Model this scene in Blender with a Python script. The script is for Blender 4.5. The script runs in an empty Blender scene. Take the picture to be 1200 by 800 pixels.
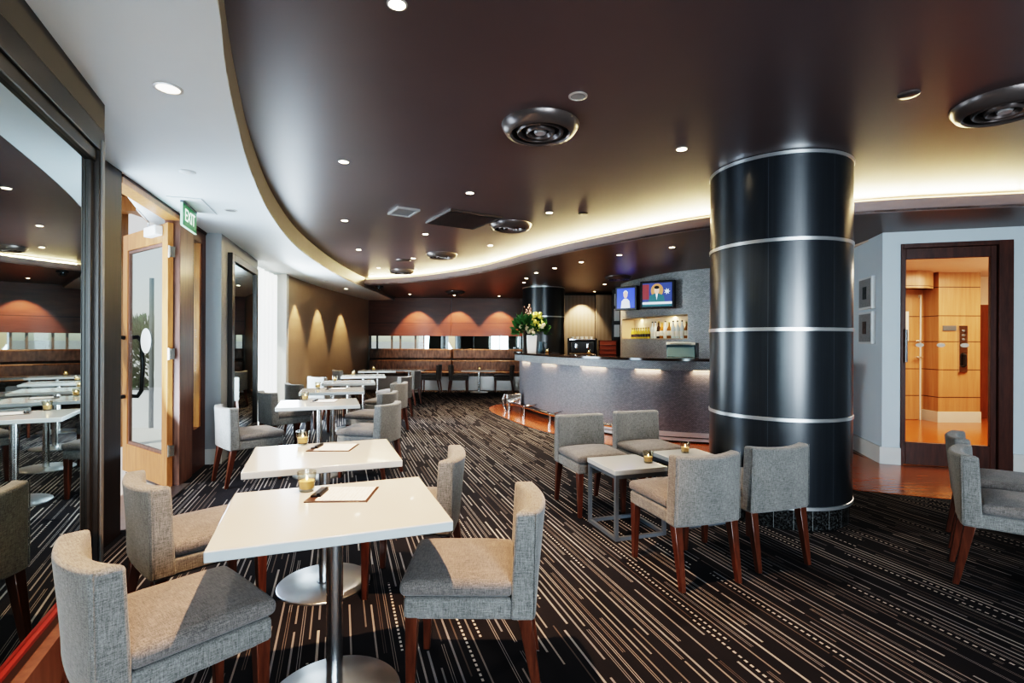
import bpy, bmesh, math, random
from mathutils import Vector, Matrix
random.seed(7)
S = bpy.context.scene
COL = S.collection
PI = math.pi
R = math.radians

# ------------------------------------------------------------------ materials
class NT:
    def __init__(s, name):
        s.m = bpy.data.materials.new(name); s.m.use_nodes = True
        s.t = s.m.node_tree; s.n = s.t.nodes; s.l = s.t.links
        s.b = s.n['Principled BSDF']
    def node(s, typ, **kw):
        x = s.n.new(typ)
        for k, v in kw.items(): setattr(x, k, v)
        return x
    def put(s, sock, v):
        if isinstance(v, bpy.types.NodeSocket): s.l.new(v, sock)
        elif isinstance(v, (tuple, list)) and len(v) == 3 and sock.type == 'RGBA': sock.default_value = (*v, 1)
        else: sock.default_value = v
    def math(s, op, a, b=None, c=None):
        x = s.node('ShaderNodeMath', operation=op)
        for i, v in enumerate((a, b, c)):
            if v is not None: s.put(x.inputs[i], v)
        return x.outputs[0]
    def mix(s, f, a, b):
        x = s.node('ShaderNodeMix', data_type='RGBA')
        s.put(x.inputs[0], f); s.put(x.inputs[6], a); s.put(x.inputs[7], b)
        return x.outputs[2]
    def coord(s, kind='Object', scale=(1, 1, 1), rot=(0, 0, 0)):
        c = s.node('ShaderNodeTexCoord'); mp = s.node('ShaderNodeMapping')
        s.l.new(c.outputs[kind], mp.inputs[0]); mp.inputs['Scale'].default_value = scale; mp.inputs['Rotation'].default_value = rot
        return mp.outputs[0]
    def noise(s, vec, scale=5, detail=3, rough=.5):
        x = s.node('ShaderNodeTexNoise'); s.l.new(vec, x.inputs['Vector'])
        x.inputs['Scale'].default_value = scale; x.inputs['Detail'].default_value = detail; x.inputs['Roughness'].default_value = rough
        return x.outputs['Fac']
    def ramp(s, f, stops):
        x = s.node('ShaderNodeValToRGB'); s.l.new(f, x.inputs[0])
        el = x.color_ramp.elements
        while len(el) < len(stops): el.new(.5)
        for e, (p, c) in zip(el, stops): e.position = p; e.color = (*c, 1)
        return x.outputs[0]
    def bump(s, h, strength=.2, dist=.01):
        x = s.node('ShaderNodeBump'); x.inputs['Strength'].default_value = strength; x.inputs['Distance'].default_value = dist
        s.l.new(h, x.inputs['Height']); s.l.new(x.outputs[0], s.b.inputs['Normal'])
    def set(s, **kw):
        for k, v in kw.items(): s.put(s.b.inputs[k.replace('_', ' ')], v)
        return s

def plain(name, col, rough=.5, metal=0, spec=.5, emit=None, estr=0, var=.06, nscale=6, coat=0):
    t = NT(name)
    f = t.noise(t.coord(), nscale, 3)
    a = tuple(max(0, c * (1 - var)) for c in col); b = tuple(min(1, c * (1 + var)) for c in col)
    t.set(Base_Color=t.mix(f, a, b), Roughness=rough, Metallic=metal, Specular_IOR_Level=spec, Coat_Weight=coat)
    if emit: t.set(Emission_Color=emit, Emission_Strength=estr)
    return t.m

def wood(name, c1, c2, scale=(3, 3, .35), rough=.35, coat=.2, ns=9, seams=None, bumps=.05):
    t = NT(name); v = t.coord('Object', scale)
    f = t.noise(v, ns, 5, .6)
    col = t.ramp(f, [(.3, c1), (.7, c2)])
    if seams:   # list of z heights of dark shadow gaps
        sp = t.node('ShaderNodeSeparateXYZ'); c = t.node('ShaderNodeTexCoord'); t.l.new(c.outputs['Object'], sp.inputs[0])
        tot = None
        for z in seams:
            d = t.math('LESS_THAN', t.math('ABSOLUTE', t.math('SUBTRACT', sp.outputs[2], z)), .007)
            tot = d if tot is None else t.math('MAXIMUM', tot, d)
        col = t.mix(tot, col, tuple(x * .15 for x in c1))
    t.set(Base_Color=col, Roughness=rough, Coat_Weight=coat, Coat_Roughness=.15)
    t.bump(f, bumps, .002)
    return t.m

def fabric(name, c1, c2, sc=1.0, rough=.9):
    t = NT(name)
    a = t.noise(t.coord('Object', (330 * sc, 330 * sc, 30 * sc)), 1, 2)
    b = t.noise(t.coord('Object', (360 * sc, 30 * sc, 330 * sc)), 1, 2)
    c = t.noise(t.coord('Object', (30 * sc, 360 * sc, 330 * sc)), 1, 2)
    big = t.noise(t.coord(), 5, 3)
    f = t.math('ADD', t.math('MULTIPLY', t.math('ADD', t.math('ADD', a, b), c), .30), t.math('MULTIPLY', big, .12))
    col = t.ramp(f, [(.38, c1), (.64, c2)])
    t.set(Base_Color=col, Roughness=rough, Sheen_Weight=.25, Specular_IOR_Level=.2)
    t.bump(f, .35, .003)
    return t.m

def mosaic(name, c1, c2, w=.03, h=.012, rough=.45, mort=(.12, .12, .12), mortar=.12, bump=.25):
    t = NT(name); v = t.coord('UV')
    b = t.node('ShaderNodeTexBrick'); t.l.new(v, b.inputs['Vector'])
    b.inputs['Scale'].default_value = 1; b.inputs['Brick Width'].default_value = w; b.inputs['Row Height'].default_value = h
    b.inputs['Mortar Size'].default_value = h * mortar; b.inputs['Color1'].default_value = (*c1, 1); b.inputs['Color2'].default_value = (*c2, 1)
    b.inputs['Mortar'].default_value = (*mort, 1); b.inputs['Bias'].default_value = 0
    n = t.noise(t.coord('UV', (60, 8, 1)), 1, 4)
    col = t.mix(t.math('MULTIPLY', n, .28), b.outputs['Color'], tuple(x * .55 for x in c1))
    t.set(Base_Color=col, Roughness=rough)
    t.bump(t.math('SUBTRACT', 1.0, b.outputs['Fac']), bump, .004)
    return t.m

def glass(name, col=(.93, .97, .96), rough=0.0, base=.018):
    """thin clear glazing: mostly see-through with a mirror-like skin"""
    t = NT(name)
    tr = t.node('ShaderNodeBsdfTransparent'); tr.inputs[0].default_value = (*col, 1)
    gl = t.node('ShaderNodeBsdfGlossy'); gl.inputs['Roughness'].default_value = rough
    lw = t.node('ShaderNodeLayerWeight'); lw.inputs[0].default_value = .5
    fac = t.math('ADD', t.math('MULTIPLY', t.math('POWER', lw.outputs['Facing'], 4.0), .6), base)
    mx = t.node('ShaderNodeMixShader')
    t.l.new(fac, mx.inputs[0]); t.l.new(tr.outputs[0], mx.inputs[1]); t.l.new(gl.outputs[0], mx.inputs[2])
    t.l.new(mx.outputs[0], t.n['Material Output'].inputs[0])
    return t.m

def carpet():
    t = NT('carpet striped dark')
    th = R(18.6)
    g = t.node('ShaderNodeNewGeometry'); sp = t.node('ShaderNodeSeparateXYZ'); t.l.new(g.outputs['Position'], sp.inputs[0])
    X, Y = sp.outputs[0], sp.outputs[1]
    u = t.math('ADD', t.math('MULTIPLY', X, math.cos(th)), t.math('MULTIPLY', Y, math.sin(th)))
    v = t.math('SUBTRACT', t.math('MULTIPLY', Y, math.cos(th)), t.math('MULTIPLY', X, math.sin(th)))
    P = .036
    uu = t.math('DIVIDE', u, P); lane = t.math('FLOOR', uu); fu = t.math('SUBTRACT', t.math('FRACT', uu), .5)
    def wn(x, y):
        w = t.node('ShaderNodeTexWhiteNoise', noise_dimensions='2D'); c = t.node('ShaderNodeCombineXYZ')
        t.put(c.inputs[0], x); t.put(c.inputs[1], y); t.l.new(c.outputs[0], w.inputs['Vector']); return w.outputs['Value']
    r1 = wn(lane, 3.7)
    L = .95
    vv = t.math('ADD', t.math('DIVIDE', v, L), t.math('MULTIPLY', r1, 31.0)); seg = t.math('FLOOR', vv); fv = t.math('FRACT', vv)
    r2 = wn(lane, seg); r3 = wn(lane, t.math('ADD', seg, 77.3)); r4 = wn(lane, t.math('ADD', seg, 191.7))
    on = t.math('LESS_THAN', fv, t.math('ADD', t.math('MULTIPLY', r3, .55), .55))
    a = t.math('ABSOLUTE', fu)
    solid = t.math('LESS_THAN', a, t.math('ADD', t.math('MULTIPLY', r4, .06), .10))
    wide = t.math('LESS_THAN', a, .17)
    dbl = t.math('LESS_THAN', t.math('ABSOLUTE', t.math('SUBTRACT', a, .14)), .05)
    dash = t.math('MULTIPLY', t.math('LESS_THAN', t.math('FRACT', t.math('DIVIDE', v, .034)), .55), t.math('LESS_THAN', a, .15))
    isdash = t.math('MULTIPLY', t.math('GREATER_THAN', r2, .12), t.math('LESS_THAN', r2, .20))
    isdbl = t.math('MULTIPLY', t.math('GREATER_THAN', r2, .20), t.math('LESS_THAN', r2, .42))
    issol = t.math('GREATER_THAN', r2, .42)
    m = t.math('ADD', t.math('ADD', t.math('MULTIPLY', isdash, dash), t.math('MULTIPLY', isdbl, dbl)), t.math('MULTIPLY', issol, solid))
    m = t.math('MULTIPLY', m, on)
    line = t.ramp(r4, [(0, (.10, .082, .075)), (.35, (.28, .255, .24)), (.65, (.21, .205, .215)), (1, (.40, .375, .35))])
    brite = t.mix(isdash, line, (.50, .46, .42))
    fuzz = t.noise(g.outputs['Position'], 260, 2)
    base = t.mix(t.noise(g.outputs['Position'], 3, 3), (.010, .011, .015), (.022, .021, .025))
    col = t.mix(m, base, brite)
    col = t.mix(t.math('MULTIPLY', fuzz, .45), col, (.01, .009, .01))
    t.set(Base_Color=col, Roughness=.95, Specular_IOR_Level=.15)
    t.bump(t.math('ADD', fuzz, t.math('MULTIPLY', m, .4)), .35, .003)
    return t.m

M = {}
M['carpet'] = carpet()
M['white_ceiling'] = plain('ceiling paint pale', (.70, .73, .73), .5, var=.02)
M['brown_ceiling'] = plain('ceiling paint brown satin', (.112, .083, .082), .36, var=.10, nscale=1.5)
M['soffit'] = plain('soffit paint dark brown', (.115, .072, .056), .36, var=.1, nscale=2)
M['fascia'] = plain('fascia paint taupe', (.20, .185, .175), .5)
M['lip'] = plain('lip paint mauve grey', (.23, .19, .185), .4)
M['beige_wall'] = plain('wall vinyl beige', (.33, .265, .20), .6, var=.05)
M['grey_wall'] = plain('wall paint blue grey', (.60, .66, .68), .55, var=.02)
M['pillar_wall'] = plain('wall paint cool grey', (.30, .31, .31), .5, var=.03)
M['back_wall'] = plain('wall paint taupe', (.30, .27, .24), .6)
M['skirt'] = plain('skirting paint', (.62, .61, .57), .4)
M['frame_dark'] = plain('mirror frame bronze', (.040, .034, .030), .35, metal=.3)
M['frame_strip'] = plain('frame strip grey', (.16, .155, .15), .4)
M['frame_red'] = plain('frame inner red edge', (.20, .03, .025), .3)
tm = NT('silvered mirror'); tm.set(Base_Color=(.55, .61, .60), Metallic=1.0, Roughness=.015); M['mirror'] = tm.m
M['mahogany'] = wood('mahogany', (.045, .014, .008), (.090, .030, .017), rough=.42, coat=.05)
M['ceiling_shade'] = plain('bulkhead paint dark grey', (.075, .07, .066), .6)  # dark tone stands in for shade on the pale ceiling
M['dark_jamb'] = wood('dark jamb timber', (.016, .008, .006), (.034, .017, .013), rough=.5, coat=0)
M['leg_wood'] = wood('chair leg timber', (.052, .016, .008), (.115, .038, .019), (8, 8, .8), rough=.3, coat=.4)
M['door_wood'] = wood('door timber honey', (.30, .125, .040), (.46, .21, .075), rough=.4)
M['jamb_wood'] = wood('jamb timber brown', (.11, .055, .040), (.20, .105, .075), rough=.4)
M['panel_wood'] = wood('far wall panels red brown', (.085, .031, .018), (.130, .048, .027), (.4, 3, 3), rough=.35, coat=.15, ns=4, seams=(1.905,))
M['lobby_wood'] = wood('lobby panels amber', (.38, .20, .10), (.50, .285, .155), (2.2, 2.2, .12), rough=.32, ns=7, seams=(.44, .92, 1.41, 1.86, 2.36))
M['lobby_wood_dark'] = wood('lobby doors red timber', (.16, .055, .028), (.25, .09, .045), rough=.35)
M['floor_wood'] = wood('polished timber floor', (.24, .065, .014), (.40, .125, .030), (1.2, 9, 1), rough=.2, coat=.15, ns=3)
M['linen'] = fabric('grey linen upholstery', (.075, .072, .066), (.285, .275, .255))
M['linen_seat'] = fabric('grey brown linen seat', (.070, .062, .056), (.245, .218, .200))
M['linen_dark'] = fabric('taupe upholstery', (.055, .046, .040), (.15, .125, .105))
M['leather'] = NT('brown banquette leather')
_t = M['leather']; _n = _t.noise(_t.coord('Object', (14, 4, 5)), 1.2, 4); _n2 = _t.noise(_t.coord(), 60, 2)
_t.set(Base_Color=_t.ramp(_n, [(.3, (.060, .037, .025)), (.7, (.170, .108, .072))]), Roughness=.36); _t.bump(_n2, .15, .002); M['leather'] = _t.m
M['white_top'] = plain('white stone laminate', (.50, .52, .51), .16, var=.01, coat=.3)
M['steel'] = plain('brushed stainless', (.74, .74, .73), .24, metal=1, var=.06, nscale=30)
M['steel_disc'] = plain('brushed stainless disc', (.50, .51, .52), .33, metal=1, var=.12, nscale=14)
M['chrome'] = plain('chrome', (.80, .80, .80), .07, metal=1, var=.01)
M['grey_metal'] = plain('grey painted metal', (.16, .18, .20), .38, metal=.4)
M['band'] = plain('column band aluminium', (.72, .73, .73), .28, metal=.85, var=.03)
M['black_plastic'] = plain('black plastic', (.012, .012, .013), .35)
M['vent'] = plain('vent bronze paint', (.14, .115, .105), .3, metal=.5)
M['vent_dark'] = plain('vent dark inside', (.012, .010, .010), .5)
M['vent_light'] = plain('vent rim light', (.45, .43, .42), .35, metal=.3)
M['granite'] = NT('black granite plinth')
_t = M['granite']; _v = _t.coord(); _n = _t.noise(_v, 70, 4, .7)
_sp = _t.node('ShaderNodeSeparateXYZ'); _c = _t.node('ShaderNodeTexCoord'); _t.l.new(_c.outputs['Object'], _sp.inputs[0])
_ang = _t.math('ARCTAN2', _sp.outputs[1], _sp.outputs[0])
_j = _t.math('LESS_THAN', _t.math('FRACT', _t.math('MULTIPLY', _ang, 24 / (2 * PI))), .03)
_t.set(Base_Color=_t.mix(_j, _t.ramp(_n, [(.45, (.006, .006, .006)), (.75, (.10, .10, .095))]), (.20, .20, .19)), Roughness=.2); M['granite'] = _t.m
_t = NT('column black stained veneer')
_n = _t.noise(_t.coord('Object', (30, 30, .5)), 3, 4)
_sp = _t.node('ShaderNodeSeparateXYZ'); _c = _t.node('ShaderNodeTexCoord'); _t.l.new(_c.outputs['Object'], _sp.inputs[0])
_ang = _t.math('ARCTAN2', _sp.outputs[1], _sp.outputs[0])
_j = _t.math('LESS_THAN', _t.math('FRACT', _t.math('ADD', _t.math('MULTIPLY', _ang, 7 / (2 * PI)), .42)), .006)
_t.set(Base_Color=_t.mix(_j, _t.ramp(_n, [(.3, (.015, .018, .021)), (.7, (.020, .024, .028))]), (.07, .075, .08)), Roughness=.32, Coat_Weight=.5, Coat_Roughness=.25)
M['column'] = _t.m
M['bar_panel'] = mosaic('bar front woven grey', (.25, .255, .28), (.38, .385, .41), .030, .014, .45, (.15, .15, .17), .16, .22)
M['bar_fascia'] = mosaic('bar fascia mosaic', (.40, .42, .43), (.56, .58, .59), .03, .014, .4, (.14, .15, .16), .14, .4)
M['backbar'] = mosaic('back bar mosaic tiles', (.32, .33, .32), (.50, .51, .50), .034, .016, .36, (.15, .155, .15), .16, .3)
M['counter'] = plain('bar counter dark stone', (.045, .032, .026), .10, var=.3, nscale=20, coat=.4)
M['panel_beige'] = NT('bar panel fluted beige')
_t = M['panel_beige']; _w = _t.node('ShaderNodeTexWave'); _t.l.new(_t.coord('Object', (1, 0, 0)), _w.inputs[0]); _w.inputs['Scale'].default_value = 3.2; _w.inputs['Distortion'].default_value = .4
_t.set(Base_Color=_t.mix(_w.outputs['Fac'], (.38, .33, .27), (.43, .38, .32)), Roughness=.45); M['panel_beige'] = _t.m
M['clear_glass'] = glass('window glass')
M['lobby_glass'] = glass('lobby door glass', (.97, .95, .92), 0, base=.008)
M['tumbler'] = glass('tumbler glass', (.88, .85, .78), .03, base=.09)
M['wax'] = plain('candle wax', (.62, .44, .22), .5, emit=(1, .62, .25), estr=.06)
M['flame'] = plain('candle flame', (1, .7, .3), .5, emit=(1, .72, .35), estr=12)
M['board'] = plain('clipboard brown', (.065, .034, .022), .4)
_t = NT('menu paper'); _sp = _t.node('ShaderNodeSeparateXYZ'); _c = _t.node('ShaderNodeTexCoord'); _t.l.new(_c.outputs['Object'], _sp.inputs[0])
_ln = _t.math('LESS_THAN', _t.math('FRACT', _t.math('MULTIPLY', _sp.outputs[0], 70)), .3)
_nz = _t.math('GREATER_THAN', _t.noise(_t.coord('Object', (70, 14, 1)), 1.0, 1), .48)
_t.set(Base_Color=_t.mix(_t.math('MULTIPLY', _t.math('MULTIPLY', _ln, _nz), .35), (.80, .77, .74), (.3, .28, .27)), Roughness=.7); M['paper'] = _t.m
M['lamp_glow'] = plain('downlight lens lit', (1, .9, .7), .4, emit=(1, .82, .55), estr=30)
M['lamp_glow_soft'] = plain('downlight lens dim', (1, .9, .7), .4, emit=(1, .90, .75), estr=3)
M['lamp_off'] = plain('downlight lens unlit', (.30, .29, .27), .2)
M['lamp_rim'] = plain('downlight rim', (.55, .52, .48), .3, metal=.4)
M['white_plastic'] = plain('white plastic', (.72, .74, .73), .4, var=.02)
M['exit_green'] = plain('exit sign green', (.012, .15, .055), .4, emit=(.02, .30, .11), estr=.12, var=.02)
M['exit_edge'] = plain('exit sign edge', (.45, .62, .50), .3, emit=(.5, .8, .6), estr=.3)
M['exit_letter'] = plain('exit sign letters', (.8, .9, .82), .4, emit=(.75, 1, .82), estr=.8, var=.01)
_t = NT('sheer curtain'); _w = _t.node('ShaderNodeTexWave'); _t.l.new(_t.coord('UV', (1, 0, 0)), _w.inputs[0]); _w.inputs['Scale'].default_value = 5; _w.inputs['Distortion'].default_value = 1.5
_t.set(Base_Color=(.85, .87, .85), Roughness=.9, Emission_Color=_t.mix(_w.outputs['Fac'], (.80, .90, .90), (1, 1, 1)), Emission_Strength=.75); M['sheer'] = _t.m  # daylight behind the cloth put in as emission
M['kick'] = plain('kick plate aluminium', (.74, .75, .77), .35, metal=.3)
M['bench_kick'] = plain('bench kick steel', (.62, .58, .55), .25, metal=.6)
M['porcelain'] = plain('white ceramic', (.80, .79, .75), .2, var=.01)
M['leaf'] = plain('dark green leaves', (.035, .11, .030), .5, var=.5, nscale=40)
M['orchid'] = plain('yellow green petals', (.62, .62, .16), .5, var=.2, nscale=40)
M['cream_bloom'] = plain('cream petals', (.72, .62, .48), .5, var=.12, nscale=50)
M['twig'] = plain('brown twigs', (.10, .05, .035), .6)
M['pink_bud'] = plain('pale pink buds', (.66, .46, .40), .5)
M['red_crate'] = plain('red terracotta crate', (.17, .046, .022), .5)
M['crate_rim'] = plain('dark terracotta rim', (.085, .022, .012), .5)
M['teal_glass'] = plain('blue grey plastic', (.10, .17, .21), .25)
M['pos_grey'] = plain('terminal light grey', (.42, .46, .45), .35)
M['concrete_out'] = plain('outdoor render white', (.50, .51, .51), .7, var=.04)
M['paving'] = plain('outdoor paving pale', (.52, .50, .46), .7, var=.08)
M['hedge'] = plain('hedge leaves', (.022, .05, .012), .6, var=.7, nscale=30)
M['out_dark'] = plain('outdoor grey panel', (.09, .10, .11), .4)
M['out_blue'] = plain('outdoor blue glass', (.05, .09, .16), .1)
M['lobby_ceiling'] = plain('lobby ceiling peach', (.72, .58, .46), .7)
M['picture_white'] = plain('picture frame white', (.66, .66, .64), .35)
M['picture_mat'] = fabric('picture mat grey', (.22, .22, .21), (.36, .35, .33))
M['picture_a'] = plain('picture dark print', (.045, .05, .048), .5, var=.8, nscale=30)
M['picture_b'] = plain('picture brown print', (.09, .055, .045), .5, var=.8, nscale=30)
M['frosted'] = plain('frosted decal', (.62, .68, .68), .6, var=.03)
M['decal_warm'] = plain('frosted oval decal', (.72, .60, .46), .6, var=.03)
M['screen_blue'] = plain('screen blue', (.01, .02, .2), .3, emit=(.03, .07, .75), estr=0.60, var=.1)
M['screen_white'] = plain('screen pale', (.5, .55, .6), .3, emit=(.75, .85, .95), estr=0.54, var=.02)
M['screen_skin'] = plain('screen skin tone', (.4, .3, .25), .3, emit=(.75, .55, .42), estr=0.48, var=.02)
M['screen_teal'] = plain('screen dark teal', (.02, .08, .09), .3, emit=(.03, .14, .16), estr=0.48, var=.02)
M['screen_orange'] = plain('screen amber', (.3, .15, .05), .3, emit=(.55, .28, .10), estr=0.48, var=.1)
M['screen_navy'] = plain('screen navy', (.02, .03, .1), .3, emit=(.05, .08, .28), estr=0.48, var=.1)
M['screen_red'] = plain('screen maroon', (.1, .02, .02), .3, emit=(.25, .05, .06), estr=0.48, var=.1)
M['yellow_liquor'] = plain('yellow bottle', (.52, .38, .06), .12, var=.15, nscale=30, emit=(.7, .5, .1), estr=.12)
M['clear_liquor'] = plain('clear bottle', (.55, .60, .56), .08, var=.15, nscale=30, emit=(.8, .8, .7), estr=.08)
M['amber_liquor'] = plain('amber bottle', (.30, .12, .03), .10, var=.15, nscale=30)
M['dark_liquor'] = plain('dark bottle', (.035, .02, .015), .10)
M['label_paper'] = plain('bottle label', (.75, .70, .58), .5)
M['cap_gold'] = plain('bottle cap', (.25, .19, .06), .3, metal=.7)
M['niche_glow'] = plain('niche lining warm', (.62, .50, .34), .4)
M['led_warm'] = plain('warm lamp strip', (1, .8, .55), .4, emit=(1, .72, .40), estr=4)
M['cove_glow'] = plain('cove back glow warm', (1, .85, .6), .5, emit=(1, .76, .36), estr=1.1, var=.02)
M['screw'] = plain('hinge brass', (.55, .52, .46), .25, metal=.9)

# ------------------------------------------------------------------ mesh helpers
def link(name, bm, mats, parent=None, loc=(0, 0, 0), rz=0, smooth=False, bevel=0, seg=2, sub=0):
    me = bpy.data.meshes.new(name)
    bmesh.ops.recalc_face_normals(bm, faces=bm.faces[:])
    bm.to_mesh(me); bm.free()
    if not isinstance(mats, (list, tuple)): mats = [mats]
    for m in mats: me.materials.append(m)
    o = bpy.data.objects.new(name, me); COL.objects.link(o)
    o.location = loc; o.rotation_euler = (0, 0, rz)
    if parent: o.parent = parent
    if smooth: me.shade_smooth()
    if bevel:
        b = o.modifiers.new('Bevel', 'BEVEL'); b.width = bevel; b.segments = seg; b.limit_method = 'ANGLE'; b.angle_limit = R(40)
        me.shade_smooth()
    if sub:
        s = o.modifiers.new('Sub', 'SUBSURF'); s.levels = sub; s.render_levels = sub; me.shade_smooth()
    if (smooth or bevel) and not sub:
        try: me.set_sharp_from_angle(angle=R(42))
        except Exception: pass
    return o

def box(bm, x0, x1, y0, y1, z0, z1, mi=0):
    vs = [bm.verts.new((x, y, z)) for x in (x0, x1) for y in (y0, y1) for z in (z0, z1)]
    for f in ((0, 1, 3, 2), (4, 6, 7, 5), (0, 4, 5, 1), (2, 3, 7, 6), (0, 2, 6, 4), (1, 5, 7, 3)):
        bm.faces.new([vs[i] for i in f]).material_index = mi
    return vs

def frustum(bm, c0, s0, c1, s1, mi=0):
    """square tapered bar from centre c0 (half size s0) to c1 (half size s1)"""
    a = [bm.verts.new((c0[0] + i * s0, c0[1] + j * s0, c0[2])) for i, j in ((-1, -1), (1, -1), (1, 1), (-1, 1))]
    b = [bm.verts.new((c1[0] + i * s1, c1[1] + j * s1, c1[2])) for i, j in ((-1, -1), (1, -1), (1, 1), (-1, 1))]
    bm.faces.new(a[::-1]).material_index = mi; bm.faces.new(b).material_index = mi
    for i in range(4): bm.faces.new((a[i], a[(i + 1) % 4], b[(i + 1) % 4], b[i])).material_index = mi

def lathe(bm, prof, n=32, c=(0, 0), mi=0, mis=None):
    rings = []
    for r, z in prof:
        if r < 1e-6: rings.append([bm.verts.new((c[0], c[1], z))])
        else: rings.append([bm.verts.new((c[0] + r * math.cos(2 * PI * i / n), c[1] + r * math.sin(2 * PI * i / n), z)) for i in range(n)])
    for k in range(len(rings) - 1):
        a, b = rings[k], rings[k + 1]; m = mis[k] if mis else mi
        for i in range(n):
            j = (i + 1) % n
            if len(a) == 1 and len(b) == 1: continue
            if len(a) == 1: f = bm.faces.new((a[0], b[i], b[j]))
            elif len(b) == 1: f = bm.faces.new((a[i], a[j], b[0]))
            else: f = bm.faces.new((a[i], a[j], b[j], b[i]))
            f.material_index = m

def tube(bm, pts, r, n=10, mi=0, cap=True):
    pts = [Vector(p) for p in pts]; rings = []
    rr = r if isinstance(r, (list, tuple)) else [r] * len(pts)
    up = Vector((0, 0, 1)); prev = None
    for i, p in enumerate(pts):
        t = (pts[min(i + 1, len(pts) - 1)] - pts[max(i - 1, 0)]).normalized()
        s = t.cross(up if abs(t.dot(up)) < .95 else Vector((1, 0, 0))) if prev is None else prev - t * prev.dot(t)
        s.normalize(); prev = s; q = t.cross(s)
        rings.append([bm.verts.new(p + rr[i] * (s * math.cos(2 * PI * k / n) + q * math.sin(2 * PI * k / n))) for k in range(n)])
    for a, b in zip(rings, rings[1:]):
        for k in range(n): bm.faces.new((a[k], a[(k + 1) % n], b[(k + 1) % n], b[k])).material_index = mi
    if cap:
        bm.faces.new(rings[0][::-1]).material_index = mi; bm.faces.new(rings[-1]).material_index = mi

def prism(bm, poly, z0, z1, mi=0):
    a = [bm.verts.new((x, y, z0)) for x, y in poly]; b = [bm.verts.new((x, y, z1)) for x, y in poly]
    from mathutils.geometry import tessellate_polygon
    for t in tessellate_polygon([[Vector((x, y, 0)) for x, y in poly]]):
        try: bm.faces.new([a[k] for k in t]).material_index = mi; bm.faces.new([b[k] for k in t]).material_index = mi
        except ValueError: pass
    for i in range(len(a)):
        bm.faces.new((a[i], a[(i + 1) % len(a)], b[(i + 1) % len(a)], b[i])).material_index = mi

def crom(pts, n=10):
    out = []; P = [Vector((*p, 0)) for p in pts]
    for i in range(len(P) - 1):
        p0, p1, p2, p3 = P[max(i - 1, 0)], P[i], P[i + 1], P[min(i + 2, len(P) - 1)]
        for k in range(n):
            t = k / n
            q = .5 * ((2 * p1) + (p2 - p0) * t + (2 * p0 - 5 * p1 + 4 * p2 - p3) * t * t + (3 * p1 - p0 - 3 * p2 + p3) * t ** 3)
            out.append((q.x, q.y))
    out.append((P[-1].x, P[-1].y)); return out

def offset(pts, d):
    """shift a plan polyline to its left by d"""
    out = []
    for i, p in enumerate(pts):
        a = Vector(pts[max(i - 1, 0)]); b = Vector(pts[min(i + 1, len(pts) - 1)])
        t = (b - a).normalized(); out.append((p[0] - t.y * d, p[1] + t.x * d))
    return out

def ribbon(bm, pts, z0, z1, th, mi=0, holes=None, zs=None):
    """upright wall along a plan polyline, thickness th to its left; UV = metres along, metres up"""
    uv = bm.loops.layers.uv.verify()
    q = offset(pts, th); s = [0]
    for a, b in zip(pts, pts[1:]): s.append(s[-1] + math.dist(a, b))
    zz = zs or [z0, z1]
    A = [[bm.verts.new((x, y, z)) for z in zz] for x, y in pts]; B = [[bm.verts.new((x, y, z)) for z in zz] for x, y in q]
    def face(vs, us):
        f = bm.faces.new(vs); f.material_index = mi
        for l, u in zip(f.loops, us): l[uv].uv = u
    n = len(pts); K = len(zz) - 1
    hole = lambda i, k: holes and holes(i, k)
    for i in range(n - 1):
        for k in range(K):
            if hole(i, k): continue
            u = [(s[i], zz[k]), (s[i + 1], zz[k]), (s[i + 1], zz[k + 1]), (s[i], zz[k + 1])]
            face((A[i][k], A[i + 1][k], A[i + 1][k + 1], A[i][k + 1]), u)
            face((B[i + 1][k], B[i][k], B[i][k + 1], B[i + 1][k + 1]), [u[1], u[0], u[3], u[2]])
            if k == 0 or hole(i, k - 1): face((A[i][k], B[i][k], B[i + 1][k], A[i + 1][k]), [(s[i], 0), (s[i], th), (s[i + 1], th), (s[i + 1], 0)])
            if k == K - 1 or hole(i, k + 1): face((A[i][k + 1], A[i + 1][k + 1], B[i + 1][k + 1], B[i][k + 1]), [(s[i], 0), (s[i + 1], 0), (s[i + 1], th), (s[i], th)])
            if i == 0 or hole(i - 1, k): face((A[i][k], A[i][k + 1], B[i][k + 1], B[i][k]), [(0, zz[k]), (0, zz[k + 1]), (th, zz[k + 1]), (th, zz[k])])
            if i == n - 2 or hole(i + 1, k): face((A[i + 1][k], B[i + 1][k], B[i + 1][k + 1], A[i + 1][k + 1]), [(0, zz[k]), (th, zz[k]), (th, zz[k + 1]), (0, zz[k + 1])])
    return s

def BM(): return bmesh.new()
def one(fn, *a, **k):
    bm = BM(); fn(bm, *a, **k); return bm

def struct(name, bm, m, parent=None, **kw):
    o = link(name, bm, m, parent, **kw)
    if not parent: o['kind'] = 'structure'
    return o
def tag(o, label, cat, group=None):
    o['label'] = label; o['category'] = cat
    if group: o['group'] = group
    return o
def thing(name, label, cat, loc=(0, 0, 0), rz=0, group=None):
    o = bpy.data.objects.new(name, None); COL.objects.link(o); o.empty_display_size = .1
    o.location = loc; o.rotation_euler = (0, 0, rz)
    if label: tag(o, label, cat, group)
    return o
def sthing(name, loc=(0, 0, 0), rz=0):
    o = bpy.data.objects.new(name, None); COL.objects.link(o); o.empty_display_size = .1
    o.location = loc; o.rotation_euler = (0, 0, rz); o['kind'] = 'structure'; return o
def dup(root, loc, rz, label=None, group=None, parent=None):
    c = root.copy(); COL.objects.link(c)
    if parent: c.parent = parent
    else:
        c.location = loc; c.rotation_euler = (0, 0, rz)
        if label: c['label'] = label
        if group: c['group'] = group
    for ch in list(root.children): dup(ch, None, None, parent=c)
    return c

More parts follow.
